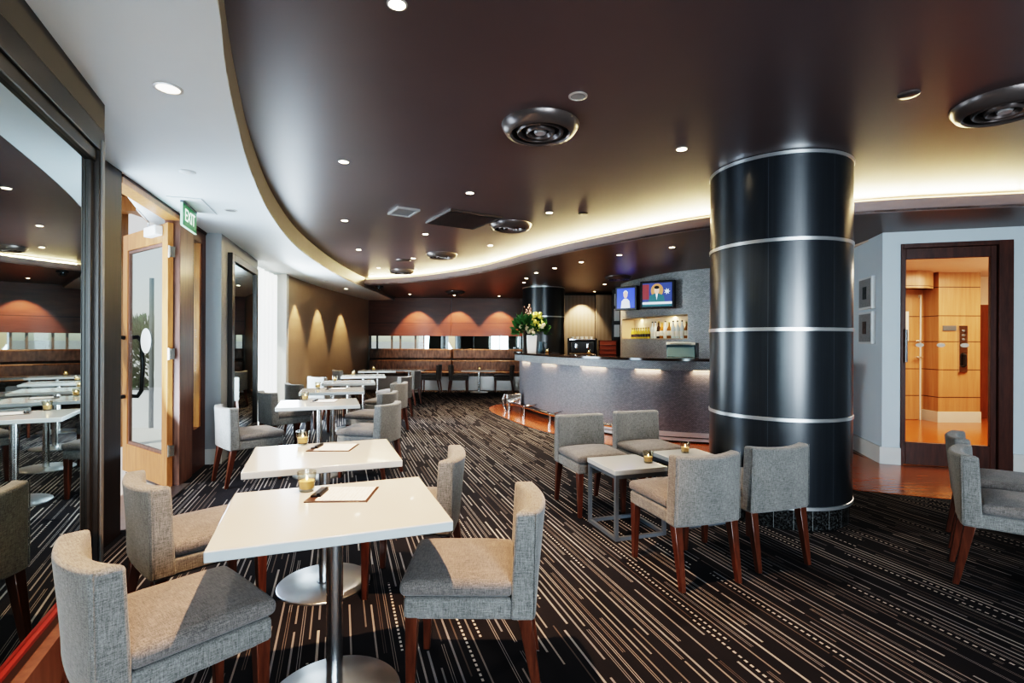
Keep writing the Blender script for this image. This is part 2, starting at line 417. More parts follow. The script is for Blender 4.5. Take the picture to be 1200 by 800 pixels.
# ------------------------------------------------------------------ levels
Z_WHITE, Z_DARK, Z_LIP, Z_MAIN = 2.57, 2.64, 2.755, 2.80

# ------------------------------------------------------------------ floor
SHELL = [(1.95, -3.6), (12.6, -3.6), (12.6, 15.6), (-4.6, 15.6), (-4.55, 8.5), (-3.95, 6.9), (-3.62, 5.8), (-3.05, 3.75), (-2.82, 3.1)]
bm = BM(); prism(bm, SHELL, -.06, 0)
struct('floor', bm, M['carpet'])

# bar front line (right to left), seen from the room
BAR = crom([(3.9, 6.55), (3.3, 6.70), (2.63, 6.92), (1.99, 7.16), (1.41, 7.66), (.82, 8.6), (.42, 9.6), (.17, 10.35), (.22, 10.85), (.55, 11.08), (1.0, 11.12)], 8)
strip_out = offset(BAR, .62)
edge = [p for p in strip_out if p[1] < 11.05 and p[0] < 3.0]
# polished timber: along the bar, then round the column to the lobby door
poly = [(4.9, 4.30), (3.9, 4.52), (3.25, 4.78), (2.9, 5.3)] + [(2.7, 6.0)] + edge[0:] + [(-.30, 11.2), (.4, 11.5), (4.4, 9.0), (4.22, 5.83), (7.4, 4.9), (7.4, 4.05)]
bm = BM(); prism(bm, poly, 0, .006); struct('floor_timber', bm, M['floor_wood'])

# ------------------------------------------------------------------ left side plan
mw = R(24); mn = Vector((math.cos(mw), math.sin(mw))); md = Vector((-math.sin(mw), math.cos(mw)))
def MW(n, s): p = n * mn + s * md; return (p.x, p.y)
D0 = Vector((-2.80, 3.624)); Dd = Vector((-.2847, .9586)); Dn = Vector((.9586, .2847))
def DW(t, n=0): p = D0 + t * Dd + n * Dn; return (p.x, p.y)
Q = Vector((-3.25, 5.72)); Qd = Vector((-.277, .961)).normalized()
WALL = [(-3.25, 5.72), (-3.81, 7.66)]
WALLC = crom([(-4.08, 9.27), (-4.20, 10.4), (-4.27, 11.8), (-4.26, 13.4), (-4.20, 15.1)], 6)

bm = BM(); ribbon(bm, [MW(-.89, -3.6), MW(-.89, 3.216)], 0, Z_MAIN, .22); struct('wall_left', bm, M['frame_dark'])
bm = BM(); ribbon(bm, WALL, 0, Z_MAIN, .25); struct('wall_left_pillar', bm, M['pillar_wall'])
bm = BM(); prism(bm, [(-3.25, 5.72), (-3.47, 5.66), (-3.55, 5.9), (-3.45, 6.3), (-3.4, 6.2)], 0, Z_MAIN); struct('wall_left_return', bm, M['picture_white'])
bm = BM(); ribbon(bm, WALLC, 0, Z_MAIN, .25); struct('wall_left_curved', bm, M['beige_wall'])
bm = BM(); ribbon(bm, [(-3.24, 5.715), (-3.46, 5.655)], 0, .17, -.02); struct('baseboard_left', bm, M['skirt'])
bm = BM(); ribbon(bm, [(x + .012, y) for x, y in WALLC], 0, .11, .02); struct('baseboard_left_curved', bm, M['jamb_wood'])

# big mirror on the left wall
mr = thing('wall_mirror', 'large dark framed mirror on the left wall beside the open timber door', 'mirror', (*MW(-.86, 0), 0), mw)
def mbox(x0, x1, s0, s1, z0, z1): return one(box, x0, x1, s0, s1, z0, z1)
link('mirror_glass', mbox(-.026, -.010, -2.8, 3.105, .258, 2.258), M['mirror'], mr)
bm = BM()
box(bm, -.03, .026, -2.95, 3.216, 2.317, 2.428)
box(bm, -.03, .013, -2.8, 3.139, 2.258, 2.317)
box(bm, -.03, .026, 3.139, 3.216, 0, 2.317)
box(bm, -.03, .003, 3.105, 3.139, .245, 2.258)
box(bm, -.03, .003, -2.8, 3.105, .195, .240)
link('frame', bm, M['frame_dark'], mr, bevel=.004)
link('frame_strip', mbox(.026, .032, 3.156, 3.195, 0, 2.37), M['frame_strip'], mr)
link('red_edge', mbox(-.010, .007, -2.8, 3.105, .240, .255), M['frame_red'], mr)
link('bottom_rail', mbox(-.03, .045, -2.8, 3.105, 0, .195), M['jamb_wood'], mr)
bm = BM(); ribbon(bm, [MW(-.836, -2.95), MW(-.836, 3.216)], 2.429, Z_WHITE + .01, .05); struct('wall_left_shade', bm, M['ceiling_shade'])  # added dark strip where the pale ceiling fades into shade
bm = BM(); ribbon(bm, [MW(-.90, 3.2), (-2.63, 3.08)], 0, Z_MAIN, .2); struct('wall_left_jamb', bm, M['frame_dark'])

# ------------------------------------------------------------------ open door to the terrace
dang = math.atan2(Dd.y, Dd.x)
dr = sthing('door_1', (*DW(0), 0), dang)     # local x = along the wall away from the camera, local -y = into the room
def dbox(x0, x1, y0, y1, z0, z1): return one(box, x0, x1, y0, y1, z0, z1)
bm = BM()
box(bm, -.60, .0, -.03, .14, 0, Z_MAIN)
link('jamb', bm, M['dark_jamb'], dr, bevel=.004)
link('jamb', dbox(.0, .02, -.01, .10, 0, 2.55), M['frame_strip'], dr)
link('header', dbox(.05, 2.5, -.02, .14, 2.545, Z_MAIN), M['mahogany'], dr)
link('header_underside', dbox(.02, 1.25, -.025, .10, 2.50, 2.545), M['door_wood'], dr)  # sunlit look of the underside put in as lighter timber
link('jamb', dbox(1.235, 1.62, -.03, .10, 0, 2.55), M['jamb_wood'], dr, bevel=.004)
bm = BM(); box(bm, 1.62, 1.72, -.01, .08, 0, 2.55); box(bm, 2.00, 2.5, -.01, .08, 0, 2.55); box(bm, 1.72, 2.0, -.01, .08, 0, .45); box(bm, 1.72, 2.0, -.01, .08, 2.42, 2.55)
link('sidelight_frame', bm, M['mahogany'], dr)
link('sidelight_bead', dbox(1.95, 2.0, .0, .07, .45, 2.42), M['door_wood'], dr)
link('sidelight_glass', dbox(1.72, 1.95, .03, .036, .45, 2.42), M['clear_glass'], dr)
link('threshold', dbox(.05, 1.3, -.10, .35, 0, .015), M['steel_disc'], dr)
# the leaf, swung outwards
hx, hy = DW(1.2, -.04)
lf = sthing('door_2', (hx, hy, 0), R(144.6))
bm = BM(); W, H, T = 1.10, 2.47, .024
box(bm, 0, .12, -T, T, .012, H); box(bm, W - .12, W, -T, T, .012, H); box(bm, .12, W - .12, -T, T, .012, .30); box(bm, .12, W - .12, -T, T, 2.30, H)
link('leaf_frame', bm, M['door_wood'], lf, bevel=.003)
bm = BM()
for a in ((.12, .145, .30, 2.30), (W - .145, W - .12, .30, 2.30)): box(bm, a[0], a[1], -.014, .014, a[2], a[3])
box(bm, .145, W - .145, -.014, .014, .30, .33); box(bm, .145, W - .145, -.014, .014, 2.27, 2.30)
link('bead', bm, M['jamb_wood'], lf)
link('glass_pane', dbox(.145, W - .145, -.003, .003, .33, 2.27), M['clear_glass'], lf)
for s in (-1, 1):
    bm = BM(); pts = [(W - .06, s * (T + .002), 1.40), (W - .06, s * .09, 1.41), (W - .075, s * .12, 1.36), (W - .14, s * .11, 1.1), (W - .075, s * .12, .84), (W - .06, s * .09, .78), (W - .06, s * (T + .002), .79)]
    tube(bm, pts, .022, 10); link('handle', bm, M['black_plastic'], lf, smooth=True)
bm = BM(); lathe(bm, [(0, .004), (.125, .004), (.125, .007), (0, .007)], 32)
for v in bm.verts: v.co = Vector((v.co.x + .55, v.co.z, v.co.y + 1.37))
link('round_decal', bm, M['frosted'], lf)
bm = BM(); box(bm, .10, .36, T, T + .07, 2.36, 2.45); link('door_closer', bm, M['white_plastic'], lf, bevel=.008)
bm = BM(); tube(bm, [(.30, T + .05, 2.45), (.30, T + .05, 2.50), (-.1, .30, 2.515)], .009, 8); link('closer_arm', bm, M['steel'], lf)
for z in (.35, 1.25, 2.2):
    bm = BM(); box(bm, -.022, -.002, -.03, .01, z - .05, z + .05); tube(bm, [(-.006, .014, z - .055), (-.006, .014, z + .055)], .008, 8); link('hinge', bm, M['screw'], lf)

# narrow mirror beyond the door
qa = math.atan2(Qd.y, Qd.x)
m2 = thing('wall_mirror', 'tall narrow dark framed mirror on the grey pier beyond the door', 'mirror', (Q.x, Q.y, 0), qa)   # local x along wall, -y into room
link('mirror_glass', dbox(.40, 1.72, -.02, -.012, .20, 2.32), M['mirror'], m2)
bm = BM()
box(bm, .28, .40, -.05, .0, .10, 2.41); box(bm, 1.72, 1.80, -.05, .0, .10, 2.41); box(bm, .40, 1.72, -.05, .0, 2.32, 2.41); box(bm, .40, 1.72, -.05, .0, .10, .20)
link('frame', bm, M['frame_dark'], m2, bevel=.004)

# curtained window between pier and curved wall
w0, w1 = Vector((-3.81, 7.66)), Vector((-4.08, 9.27))
wd = (w1 - w0).normalized(); wn = Vector((wd.y, -wd.x))
wr = sthing('window_1', (w0.x, w0.y, 0), math.atan2(wd.y, wd.x)); WL = (w1 - w0).length
bm = BM(); box(bm, 0, WL, .20, .26, 0, .15); box(bm, 0, WL, .20, .26, 2.55, Z_MAIN); box(bm, .68, .74, .20, .26, .15, 2.55); box(bm, -.03, .03, .2, .26, 0, Z_MAIN); box(bm, WL - .1, WL + .05, -.02, .26, 0, Z_MAIN)
link('window_frame', bm, M['skirt'], wr)
link('window_pane', dbox(.03, WL - .1, .225, .230, .15, 2.55), M['clear_glass'], wr)
def curtain(x0, x1, y, label):
    bm = BM(); uv = bm.loops.layers.uv.verify(); n = 40; vs = []
    for i in range(n + 1):
        x = x0 + (x1 - x0) * i / n; yy = y + .022 * math.sin(i * 1.25) + .008 * math.sin(i * .5)
        vs.append((bm.verts.new((x, yy, .02)), bm.verts.new((x, yy, 2.52)), x))
    for a, b in zip(vs, vs[1:]):
        f = bm.faces.new((a[0], b[0], b[1], a[1]))
        for l, u in zip(f.loops, ((a[2], 0), (b[2], 0), (b[2], 2.5), (a[2], 2.5))): l[uv].uv = u
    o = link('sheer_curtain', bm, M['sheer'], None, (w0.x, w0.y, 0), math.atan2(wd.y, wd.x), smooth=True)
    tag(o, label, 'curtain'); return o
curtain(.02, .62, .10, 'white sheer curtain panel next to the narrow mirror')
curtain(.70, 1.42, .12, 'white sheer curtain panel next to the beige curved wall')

# ------------------------------------------------------------------ ceilings
LEDGE = crom([(1.4, -3.6), (0.62, -2.0), (0.02, -0.7), (-0.41, 0.293), (-0.78, 1.17), (-1.034, 1.785), (-1.264, 2.253), (-1.519, 2.822), (-1.857, 3.635), (-2.3, 4.877), (-2.731, 6.438), (-3.024, 8.096), (-3.199, 9.559), (-3.297, 11.022), (-3.346, 12.875), (-3.44, 15.0)], 8)
DEDGE = crom([(9.2, 3.95), (7.4, 4.15), (6.0, 4.38), (4.67, 4.68), (3.34, 5.0), (2.17, 5.62), (1.414, 6.40), (.529, 7.56), (-.20, 8.80), (-.80, 9.70), (-1.79, 10.7), (-2.6, 11.22), (-3.38, 11.5)], 8)
bm = BM(); prism(bm, SHELL, Z_MAIN, Z_MAIN + .15); struct('ceiling', bm, M['brown_ceiling'])
left_side = [(-4.45, 15.0)] + [(-4.45, 8.0), (-3.6, 5.0), DW(-.2, -.02)] + [MW(-1.02, 3.84), MW(-1.02, -3.2), (.2, -3.6)]
bm = BM(); prism(bm, LEDGE + left_side, Z_WHITE, Z_WHITE + .02); struct('ceiling_left', bm, M['white_ceiling'])
bm = BM(); ribbon(bm, LEDGE, Z_WHITE + .001, Z_MAIN, .05); struct('trim_1', bm, M['fascia'])
bm = BM(); prism(bm, DEDGE + [(-4.0, 11.6), (-4.0, 15.3), (9.2, 15.3)], Z_DARK, Z_DARK + .02); struct('ceiling_bar', bm, M['soffit'])
bm = BM(); ribbon(bm, offset(DEDGE[8:], -.13), 2.69, Z_MAIN, -.02); struct('trim_5', bm, M['cove_glow'])  # added back panel, made to glow so the cove gap looks lit
bm = BM(); ribbon(bm, DEDGE, Z_DARK - .004, Z_LIP, -.045); struct('trim_2', bm, M['lip'])

# ------------------------------------------------------------------ far wall
FY = 15.0
bm = BM(); zz = [0, 1.155, 1.53, Z_MAIN]
pts = [(-4.4, FY), (-4.18, FY), (-2.55, FY), (1.6, FY), (3.2, FY)]
ribbon(bm, pts, 0, Z_MAIN, .15, holes=lambda i, k: k == 1 and i == 1, zs=zz); struct('wall_far', bm, M['back_wall'])
bm = BM(); box(bm, -4.19, -1.78, FY - .035, FY - .002, 1.53, Z_DARK); struct('wall_far_panel', bm, M['panel_wood'])
bm = BM(); box(bm, -1.77, .9, FY - .035, FY - .002, 1.53, Z_DARK); struct('wall_far_panel_right', bm, M['panel_wood'])
w = sthing('window_2', (0, FY, 0), 0)
bm = BM()
for x in (-4.18, -3.98, -3.55, -3.30, -2.86, -2.60): box(bm, x, x + .05, .01, .06, 1.155, 1.53)
link('window_frame', bm, M['frame_strip'], w)
link('window_pane', dbox(-4.18, -2.55, .03, .034, 1.155, 1.53), M['clear_glass'], w)
o = link('mirror_strip', dbox(-2.55, 1.4, FY - .012, FY - .002, 1.155, 1.53), M['mirror'])
tag(o, 'long low mirror strip above the brown leather banquette', 'mirror')
# outside the slot window
o = link('garden_screen', dbox(-5.5, -1.5, FY + 2.4, FY + 2.5, 0, 1.35), M['concrete_out']); o['kind'] = 'structure'

# banquette
bq = thing('banquette', 'long brown leather banquette with two-tier back along the far wall', 'bench', (0, 0, 0))
for x0, x1 in ((-4.14, -1.745), (-1.725, 1.0)):
    link('upper_back', dbox(x0, x1, FY - .17, FY - .04, .86, 1.155), M['leather'], bq, bevel=.035, seg=3)
    link('lower_back', dbox(x0, x1, FY - .22, FY - .04, .50, .835), M['leather'], bq, bevel=.035, seg=3)
    link('seat_cushion', dbox(x0, x1, FY - .68, FY - .20, .40, .52), M['leather'], bq, bevel=.03, seg=3)
link('kick_panel', dbox(-4.14, 1.0, FY - .58, FY - .2, 0, .40), M['bench_kick'], bq)
link('back_support', dbox(-4.16, 1.0, FY - .04, FY - .013, .0, 1.15), M['frame_dark'], bq)

# ------------------------------------------------------------------ right side walls, lobby door
A = (4.23, 5.85); ad = Vector((.27, .963)).normalized()
AP = lambda t: (A[0] + ad.x * t, A[1] + ad.y * t)
dd = Vector((.96, -.28)).normalized(); K0 = Vector((4.40, 5.80)); DP = lambda u: (K0.x + dd.x * u, K0.y + dd.y * u)
bm = BM(); ribbon(bm, [AP(2.9), A], 0, Z_MAIN, .12); struct('wall_right', bm, M['grey_wall'])
bm = BM(); ribbon(bm, [A, DP(0)], 0, Z_MAIN, .10); struct('wall_right_corner', bm, M['grey_wall'])
bm = BM(); ribbon(bm, [DP(0), DP(1.03)], 2.50, Z_MAIN, .12); struct('wall_right_lintel', bm, M['grey_wall'])
bm = BM(); ribbon(bm, [DP(1.03), DP(3.4)], 0, Z_MAIN, .12); struct('wall_right_end', bm, M['grey_wall'])
bm = BM(); ribbon(bm, [(7.6, 4.9), (7.6, -3.6)], 0, Z_MAIN, .15); struct('wall_right_side', bm, M['back_wall'])
for nm, p in (('baseboard_right', [AP(2.9), A, DP(0)]), ('baseboard_right_end', [DP(1.03), DP(3.4)])):
    bm = BM(); ribbon(bm, p, 0, .195, -.022); struct(nm, bm, M['skirt'])
da = math.atan2(dd.y, dd.x)
d3 = sthing('door_3', (K0.x, K0.y, 0), da)      # local x along, +y into the lobby
bm = BM(); box(bm, .0, .022, -.02, .12, 0, 2.50); box(bm, .90, 1.03, -.02, .12, 0, 2.50); box(bm, .022, .90, -.02, .12, 2.45, 2.50)
link('door_frame', bm, M['mahogany'], d3, bevel=.003)
bm = BM(); box(bm, .022, .060, .02, .065, .01, 2.45); box(bm, .845, .90, .02, .065, .01, 2.45); box(bm, .060, .845, .02, .065, .01, .26); box(bm, .060, .845, .02, .065, 2.33, 2.45)
link('leaf_frame', bm, M['mahogany'], d3, bevel=.003)
link('glass_pane', dbox(.060, .845, .040, .046, .26, 2.33), M['lobby_glass'], d3)
bm = BM(); tube(bm, [(.045, .02, 1.53), (.045, -.04, 1.53), (.045, -.04, 1.17), (.045, .02, 1.17)], .011, 8); link('handle', bm, M['steel'], d3)
for x in (.20, .40, .62):
    bm = BM(); lathe(bm, [(0, -.001), (.04, -.001), (.04, .001), (0, .001)], 24)
    for v in bm.verts: v.co = Vector((v.co.x + x, v.co.z + .036, v.co.y * .6 + 1.36))
    link('oval_decal', bm, M['decal_warm'], d3)
# two framed pictures
aa = math.atan2(-ad.y, -ad.x)
for k, (z0, pic, lab) in enumerate(((1.79, 'picture_a', 'upper of two small framed pictures on the pale blue-grey wall'), (1.37, 'picture_b', 'lower of two small framed pictures on the pale blue-grey wall'))):
    c = AP(.38); pr = thing('framed_picture', lab, 'picture', (c[0], c[1], z0), aa)   # local x towards the corner, -y out... set below
    sgn = -1
    h = .385
    bm = BM(); box(bm, -.20, .20, .0, .045, 0, h); link('frame', bm, M['picture_white'], pr, bevel=.004)
    link('mat_board', dbox(-.175, .175, .045, .049, .025, h - .025), M['picture_mat'], pr)
    link('print', dbox(-.055, .055, .049, .052, .12, .27), M[pic], pr)
    pr.rotation_euler = (0, 0, aa + PI) if False else (0, 0, math.atan2(ad.y, ad.x))

# lobby beyond the glass door
bm = BM(); box(bm, 4.5, 12.5, 4.7, 13, 0.0, .004); prism(bm, [(4.2, 5.85), (7.4, 4.95), (7.4, 5.1), (4.6, 8)], 0, .003); struct('floor_lobby', bm, M['floor_wood'])
bm = BM(); box(bm, 7.43, 8.16, 8.92, 9.3, 0, 2.66); struct('wall_lobby', bm, M['lobby_wood'])
bm = BM(); box(bm, 4.6, 7.44, 9.25, 9.4, 0, 2.66); struct('wall_lobby_left', bm, M['lobby_wood'])
bm = BM(); box(bm, 8.1, 12.5, 9.5, 9.6, 0, 2.10); struct('wall_lobby_right', bm, M['lobby_wood_dark'])
bm = BM(); box(bm, 8.1, 12.5, 9.5, 9.6, 2.10, 2.66); struct('wall_lobby_upper', bm, M['lobby_ceiling'])
bm = BM(); box(bm, 12.4, 12.5, 4, 9.6, 0, 2.66); box(bm, 7.6, 12.5, 3.9, 4.0, 0, 2.66); struct('wall_lobby_end', bm, M['lobby_wood'])
bm = BM(); prism(bm, [(4.3, 6.0), (7.45, 5.1), (12.5, 4.0), (12.5, 9.6), (4.9, 9.6)], 2.62, 2.66); struct('ceiling_lobby', bm, M['lobby_ceiling'])
bm = BM(); box(bm, 7.40, 8.16, 8.895, 8.92, 0, .19); box(bm, 7.405, 7.43, 8.9, 9.25, 0, .19); struct('baseboard_lobby', bm, M['skirt'])
bm = BM(); lathe(bm, [(.55, 2.32), (.55, 2.62)], 40, (6.9, 9.25)); struct('trim_3', bm, M['lobby_wood'], smooth=True)
o = link('intercom_panel', one(box, 7.76, 7.90, 8.88, 8.92, .88, 1.69), M['steel']); ip = o; tag(o, 'tall brushed steel call panel on the amber lobby wall', 'panel')
bm = BM(); tube(bm, [(7.83, 8.875, 1.20), (7.83, 8.845, 1.18), (7.83, 8.845, 1.0), (7.83, 8.875, .98)], .022, 8); link('handset', bm, M['black_plastic'], ip)
for z in (1.45, 1.52, 1.60): bm = BM(); tube(bm, [(7.83, 8.88, z), (7.83, 8.87, z)], .02, 12); link('button', bm, M['grey_metal'], ip)
o = link('lobby_sign', one(box, 7.50, 7.73, 8.905, 8.92, 1.60, 1.69), M['grey_metal']); tag(o, 'small grey plate beside the lobby call panel', 'sign')
ld = sthing('door_4', (0, 0, 0))
link('leaf_frame', one(box, 6.55, 7.34, 9.215, 9.25, .01, 2.2), M['lobby_wood'], ld)
link('edge_strip', one(box, 7.335, 7.355, 9.20, 9.25, 0, 2.25), M['white_plastic'], ld)
for z in (1.13, 1.42): bm = BM(); tube(bm, [(7.31, 9.215, z), (7.31, 9.13, z), (7.20, 9.13, z)], .014, 8); link('handle', bm, M['steel'], ld)
o = link('lobby_poster', one(box, 6.90, 7.12, 9.19, 9.213, 1.42, 1.95), M['picture_white']); tag(o, 'pale framed notice on the lobby door at far left', 'notice')

# ------------------------------------------------------------------ columns
def column(name, c, r, top, bands, plinth):
    st = sthing(name, (c[0], c[1], 0))
    bm = BM(); lathe(bm, [(0, plinth), (r, plinth), (r, top), (0, top)], 96); link('shaft', bm, M['column'], st, smooth=True)
    bm = BM(); lathe(bm, [(0, 0), (r * .965, 0), (r * .965, plinth), (0, plinth)], 96); link('plinth', bm, M['granite'], st, smooth=True)
    for z in bands:
        bm = BM(); lathe(bm, [(r, z - .014), (r + .006, z - .012), (r + .006, z + .012), (r, z + .014)], 96); link('band', bm, M['band'], st, smooth=True)
    return st
column('column', (2.209, 4.262), .527, Z_MAIN, (.165, .81, 1.48, 2.145, 2.782), .16)
column('column_bar', (.735, 12.0), .49, Z_DARK, (1.0, 1.95, 2.622), .19)

# ------------------------------------------------------------------ bar
bar = thing('bar_counter', 'curved bar counter with grey woven front and dark stone top', 'bar')
i0 = 0
bm = BM(); ribbon(bm, BAR, .15, 1.02, -.06); link('front_panel', bm, M['bar_panel'], bar)
bm = BM(); ribbon(bm, offset(BAR, .10), 1.0, 1.125, -.30); link('fascia', bm, M['bar_fascia'], bar)
out = offset(BAR, .13); inn = offset(BAR, -.36)
bm = BM(); ribbon(bm, out, 1.125, 1.16, -.50); link('counter_top', bm, M['counter'], bar, bevel=.004)
bm = BM(); ribbon(bm, offset(BAR, -.05), 0, .15, -.05); link('toe_recess', bm, M['black_plastic'], bar)
KB = [p for p in BAR if p[0] > 1.0 and p[1] < 8.4]
bm = BM(); ribbon(bm, offset(KB, .015), .085, .15, -.05); link('kick_strip', bm, M['kick'], bar)
bm = BM(); ribbon(bm, offset(KB, .015), .03, .07, -.05); link('kick_strip', bm, M['kick'], bar)
LS = offset(BAR, .03)
for i in range(14, len(LS) - 14, 9):
    bm = BM(); ribbon(bm, LS[i:i + 5], .993, .9995, -.03); link('lamp_strip', bm, M['led_warm'], bar)
# foot rail
FR = [p for p in offset(BAR, .30) if .05 < p[0] < 1.45 and p[1] < 9.9 and p[1] > 7.2] 
FR = offset(BAR, .30); FR = [p for p in FR if p[1] < 10.2 and p[0] < 1.5]
fr = thing('foot_rail', 'curved chrome foot rail on brackets along the bar front', 'rail')
bm = BM(); tube(bm, [(x, y, .20) for x, y in FR], .024, 10); link('rail_tube', bm, M['chrome'], fr, smooth=True)
for k in range(3, len(FR), 7):
    x, y = FR[k]; a = Vector(FR[max(k - 1, 0)]); b = Vector(FR[min(k + 1, len(FR) - 1)]); t = (b - a).normalized(); nx, ny = t.y, -t.x
    bm = BM(); tube(bm, [(x, y, .005), (x, y, .17), (x, y, .23)], [.03, .022, .03], 10); tube(bm, [(x, y, .2), (x + nx * .25, y + ny * .25, .24)], .016, 8)
    link('bracket', bm, M['chrome'], fr, smooth=True)
x, y = FR[-1]
bm = BM(); box(bm, x - .03, x + .28, y - .06, y + .10, .12, .36); link('end_bracket', bm, M['chrome'], fr, bevel=.03, seg=3)
bm = BM(); tube(bm, [(x - .05, y, .34), (x - .10, y, .2), (x - .04, y, .01)], .03, 10); link('bracket', bm, M['chrome'], fr, smooth=True)

# bar back: fluted wall, shelf unit, mosaic wall with niche
bm = BM(); box(bm, .3, 2.14, 13.25, 13.35, 0, Z_DARK - .06); struct('wall_bar_back', bm, M['panel_beige'])
bm = BM(); box(bm, 2.14, 2.75, 13.05, 13.15, 0, Z_DARK - .06); struct('wall_bar_side', bm, M['panel_beige'])
bm = BM(); box(bm, .3, 4.9, 13.5, 13.6, 0, Z_DARK); struct('wall_bar_rear', bm, M['frame_dark'])
BB = crom([(2.36, 11.15), (2.44, 10.55), (2.60, 9.85), (2.88, 9.25), (3.32, 8.72), (3.9, 8.3), (4.8, 8.0)], 8)
hz = [0, 1.45, 1.86, Z_DARK]
def inhole(i, k): return k == 1 and 2 <= i < 30 and BB[i][0] < 3.04
bm = BM(); ribbon(bm, BB, 0, Z_DARK, .06, holes=inhole, zs=hz); struct('wall_bar', bm, M['backbar'])
NB = [p for i, p in enumerate(BB) if i >= 2 and p[0] < 3.12]
bm = BM(); ribbon(bm, offset(NB, .28), 1.40, 1.92, .02); struct('wall_bar_niche', bm, M['niche_glow'])
bm = BM()
ribbon(bm, NB, 1.43, 1.45, .28); ribbon(bm, NB, 1.86, 1.88, .28)
for e, f in ((NB[0], offset(NB, .28)[0]), (NB[-1], offset(NB, .28)[-1])): ribbon(bm, [e, f], 1.45, 1.86, .01)
struct('trim_4', bm, M['niche_glow'])
# dark frame strip with three square pictures
fs = thing('picture_strip', 'tall narrow black frame holding three small square pictures behind the bar', 'picture', (2.42, 12.3, 0), R(-20))
link('frame', dbox(-.02, .21, -.03, .03, 1.0, Z_DARK - .01), M['frame_dark'], fs)
for z in (1.50, 1.88, 2.24): link('print', dbox(.035, .165, -.036, -.03, z, z + .29), M['picture_white'], fs)
# back work counter
wc = thing('work_counter', 'low dark work counter behind the bar below the coffee machine', 'counter', (0, 0, 0))
link('worktop', one(box, 1.30, 2.55, 11.6, 12.2, .95, 1.0), M['counter'], wc); link('cabinet', one(box, 1.33, 2.52, 11.65, 12.2, 0, .95), M['frame_dark'], wc)

# bottles in the niche
def bottle_bm(kind):
    bm = BM()
    if kind == 0: prof = [(0, 0), (.028, 0), (.030, .01), (.030, .03), (.0305, .032), (.0305, .09), (.030, .092), (.030, .12), (.012, .17), (.012, .195), (.015, .197), (.015, .22), (0, .22)]; mis = [0, 0, 0, 0, 1, 1, 0, 0, 0, 2, 2, 2]
    elif kind == 1: prof = [(0, 0), (.036, 0), (.038, .01), (.038, .04), (.0385, .042), (.0385, .13), (.038, .132), (.038, .20), (.014, .245), (.014, .30), (.017, .302), (.017, .325), (0, .325)]; mis = [0, 0, 0, 1, 1, 1, 0, 0, 0, 2, 2, 2]
    else: prof = [(0, 0), (.042, 0), (.044, .01), (.044, .05), (.0445, .052), (.0445, .14), (.044, .142), (.044, .17), (.016, .225), (.015, .27), (.019, .272), (.019, .30), (0, .30)]; mis = [0, 0, 0, 1, 1, 1, 0, 0, 0, 2, 2, 2]
    lathe(bm, prof, 14, mis=mis); return bm
SB = offset(NB, .13); acc = [0]
for a, b in zip(SB, SB[1:]): acc.append(acc[-1] + math.dist(a, b))
def along(s):
    for i in range(len(SB) - 1):
        if acc[i + 1] >= s:
            t = (s - acc[i]) / (acc[i + 1] - acc[i]); return (SB[i][0] + t * (SB[i + 1][0] - SB[i][0]), SB[i][1] + t * (SB[i + 1][1] - SB[i][1]))
    return SB[-1]
LN = acc[-1]
lab_y = ['first', 'second', 'third', 'fourth', 'fifth', 'sixth', 'seventh', 'eighth']
proto = {}
for k in range(8):
    s = LN * (.13 + .05 * k)
    x, y = along(s)
    if k == 0: o = link('liquor_bottle', bottle_bm(0), [M['yellow_liquor'], M['dark_liquor'], M['cap_gold']], None, (x, y, 1.45), 0, smooth=True)
    else: o = proto['y'].copy(); COL.objects.link(o); o.location = (x, y, 1.45)
    if k == 0: proto['y'] = o
    tag(o, f'small yellow bottle in the lit niche, {lab_y[k]} from the left of its row', 'bottle', 'small yellow bottles in the bar niche')
kinds = ['clear_liquor', 'clear_liquor', 'dark_liquor', 'amber_liquor', 'clear_liquor', 'amber_liquor', 'clear_liquor', 'clear_liquor', 'clear_liquor', 'amber_liquor']
words = {'clear_liquor': 'clear', 'dark_liquor': 'dark', 'amber_liquor': 'amber'}
pos = ['leftmost', 'second from left', 'third from left', 'fourth from left', 'fifth from left', 'sixth from left', 'fifth from right', 'third from right', 'second from right', 'rightmost']
pos = ['leftmost', 'second', 'third', 'fourth', 'fifth', 'sixth', 'seventh', 'eighth', 'ninth', 'last']
for k in range(10):
    s = LN * (.545 + .045 * k); x, y = along(s)
    key = kinds[k]
    if key not in proto:
        proto[key] = o = link('liquor_bottle', bottle_bm(1 if key != 'amber_liquor' else 2), [M[key], M['label_paper'], M['cap_gold'] if key != 'clear_liquor' else M['black_plastic']], None, (x, y, 1.45), 0, smooth=True)
    else: o = proto[key].copy(); COL.objects.link(o); o.location = (x, y, 1.45)
    tag(o, f'tall {words[key]} labelled bottle in the niche, {pos[k]} along the taller row from its left', 'bottle', 'tall bottles in the bar niche')

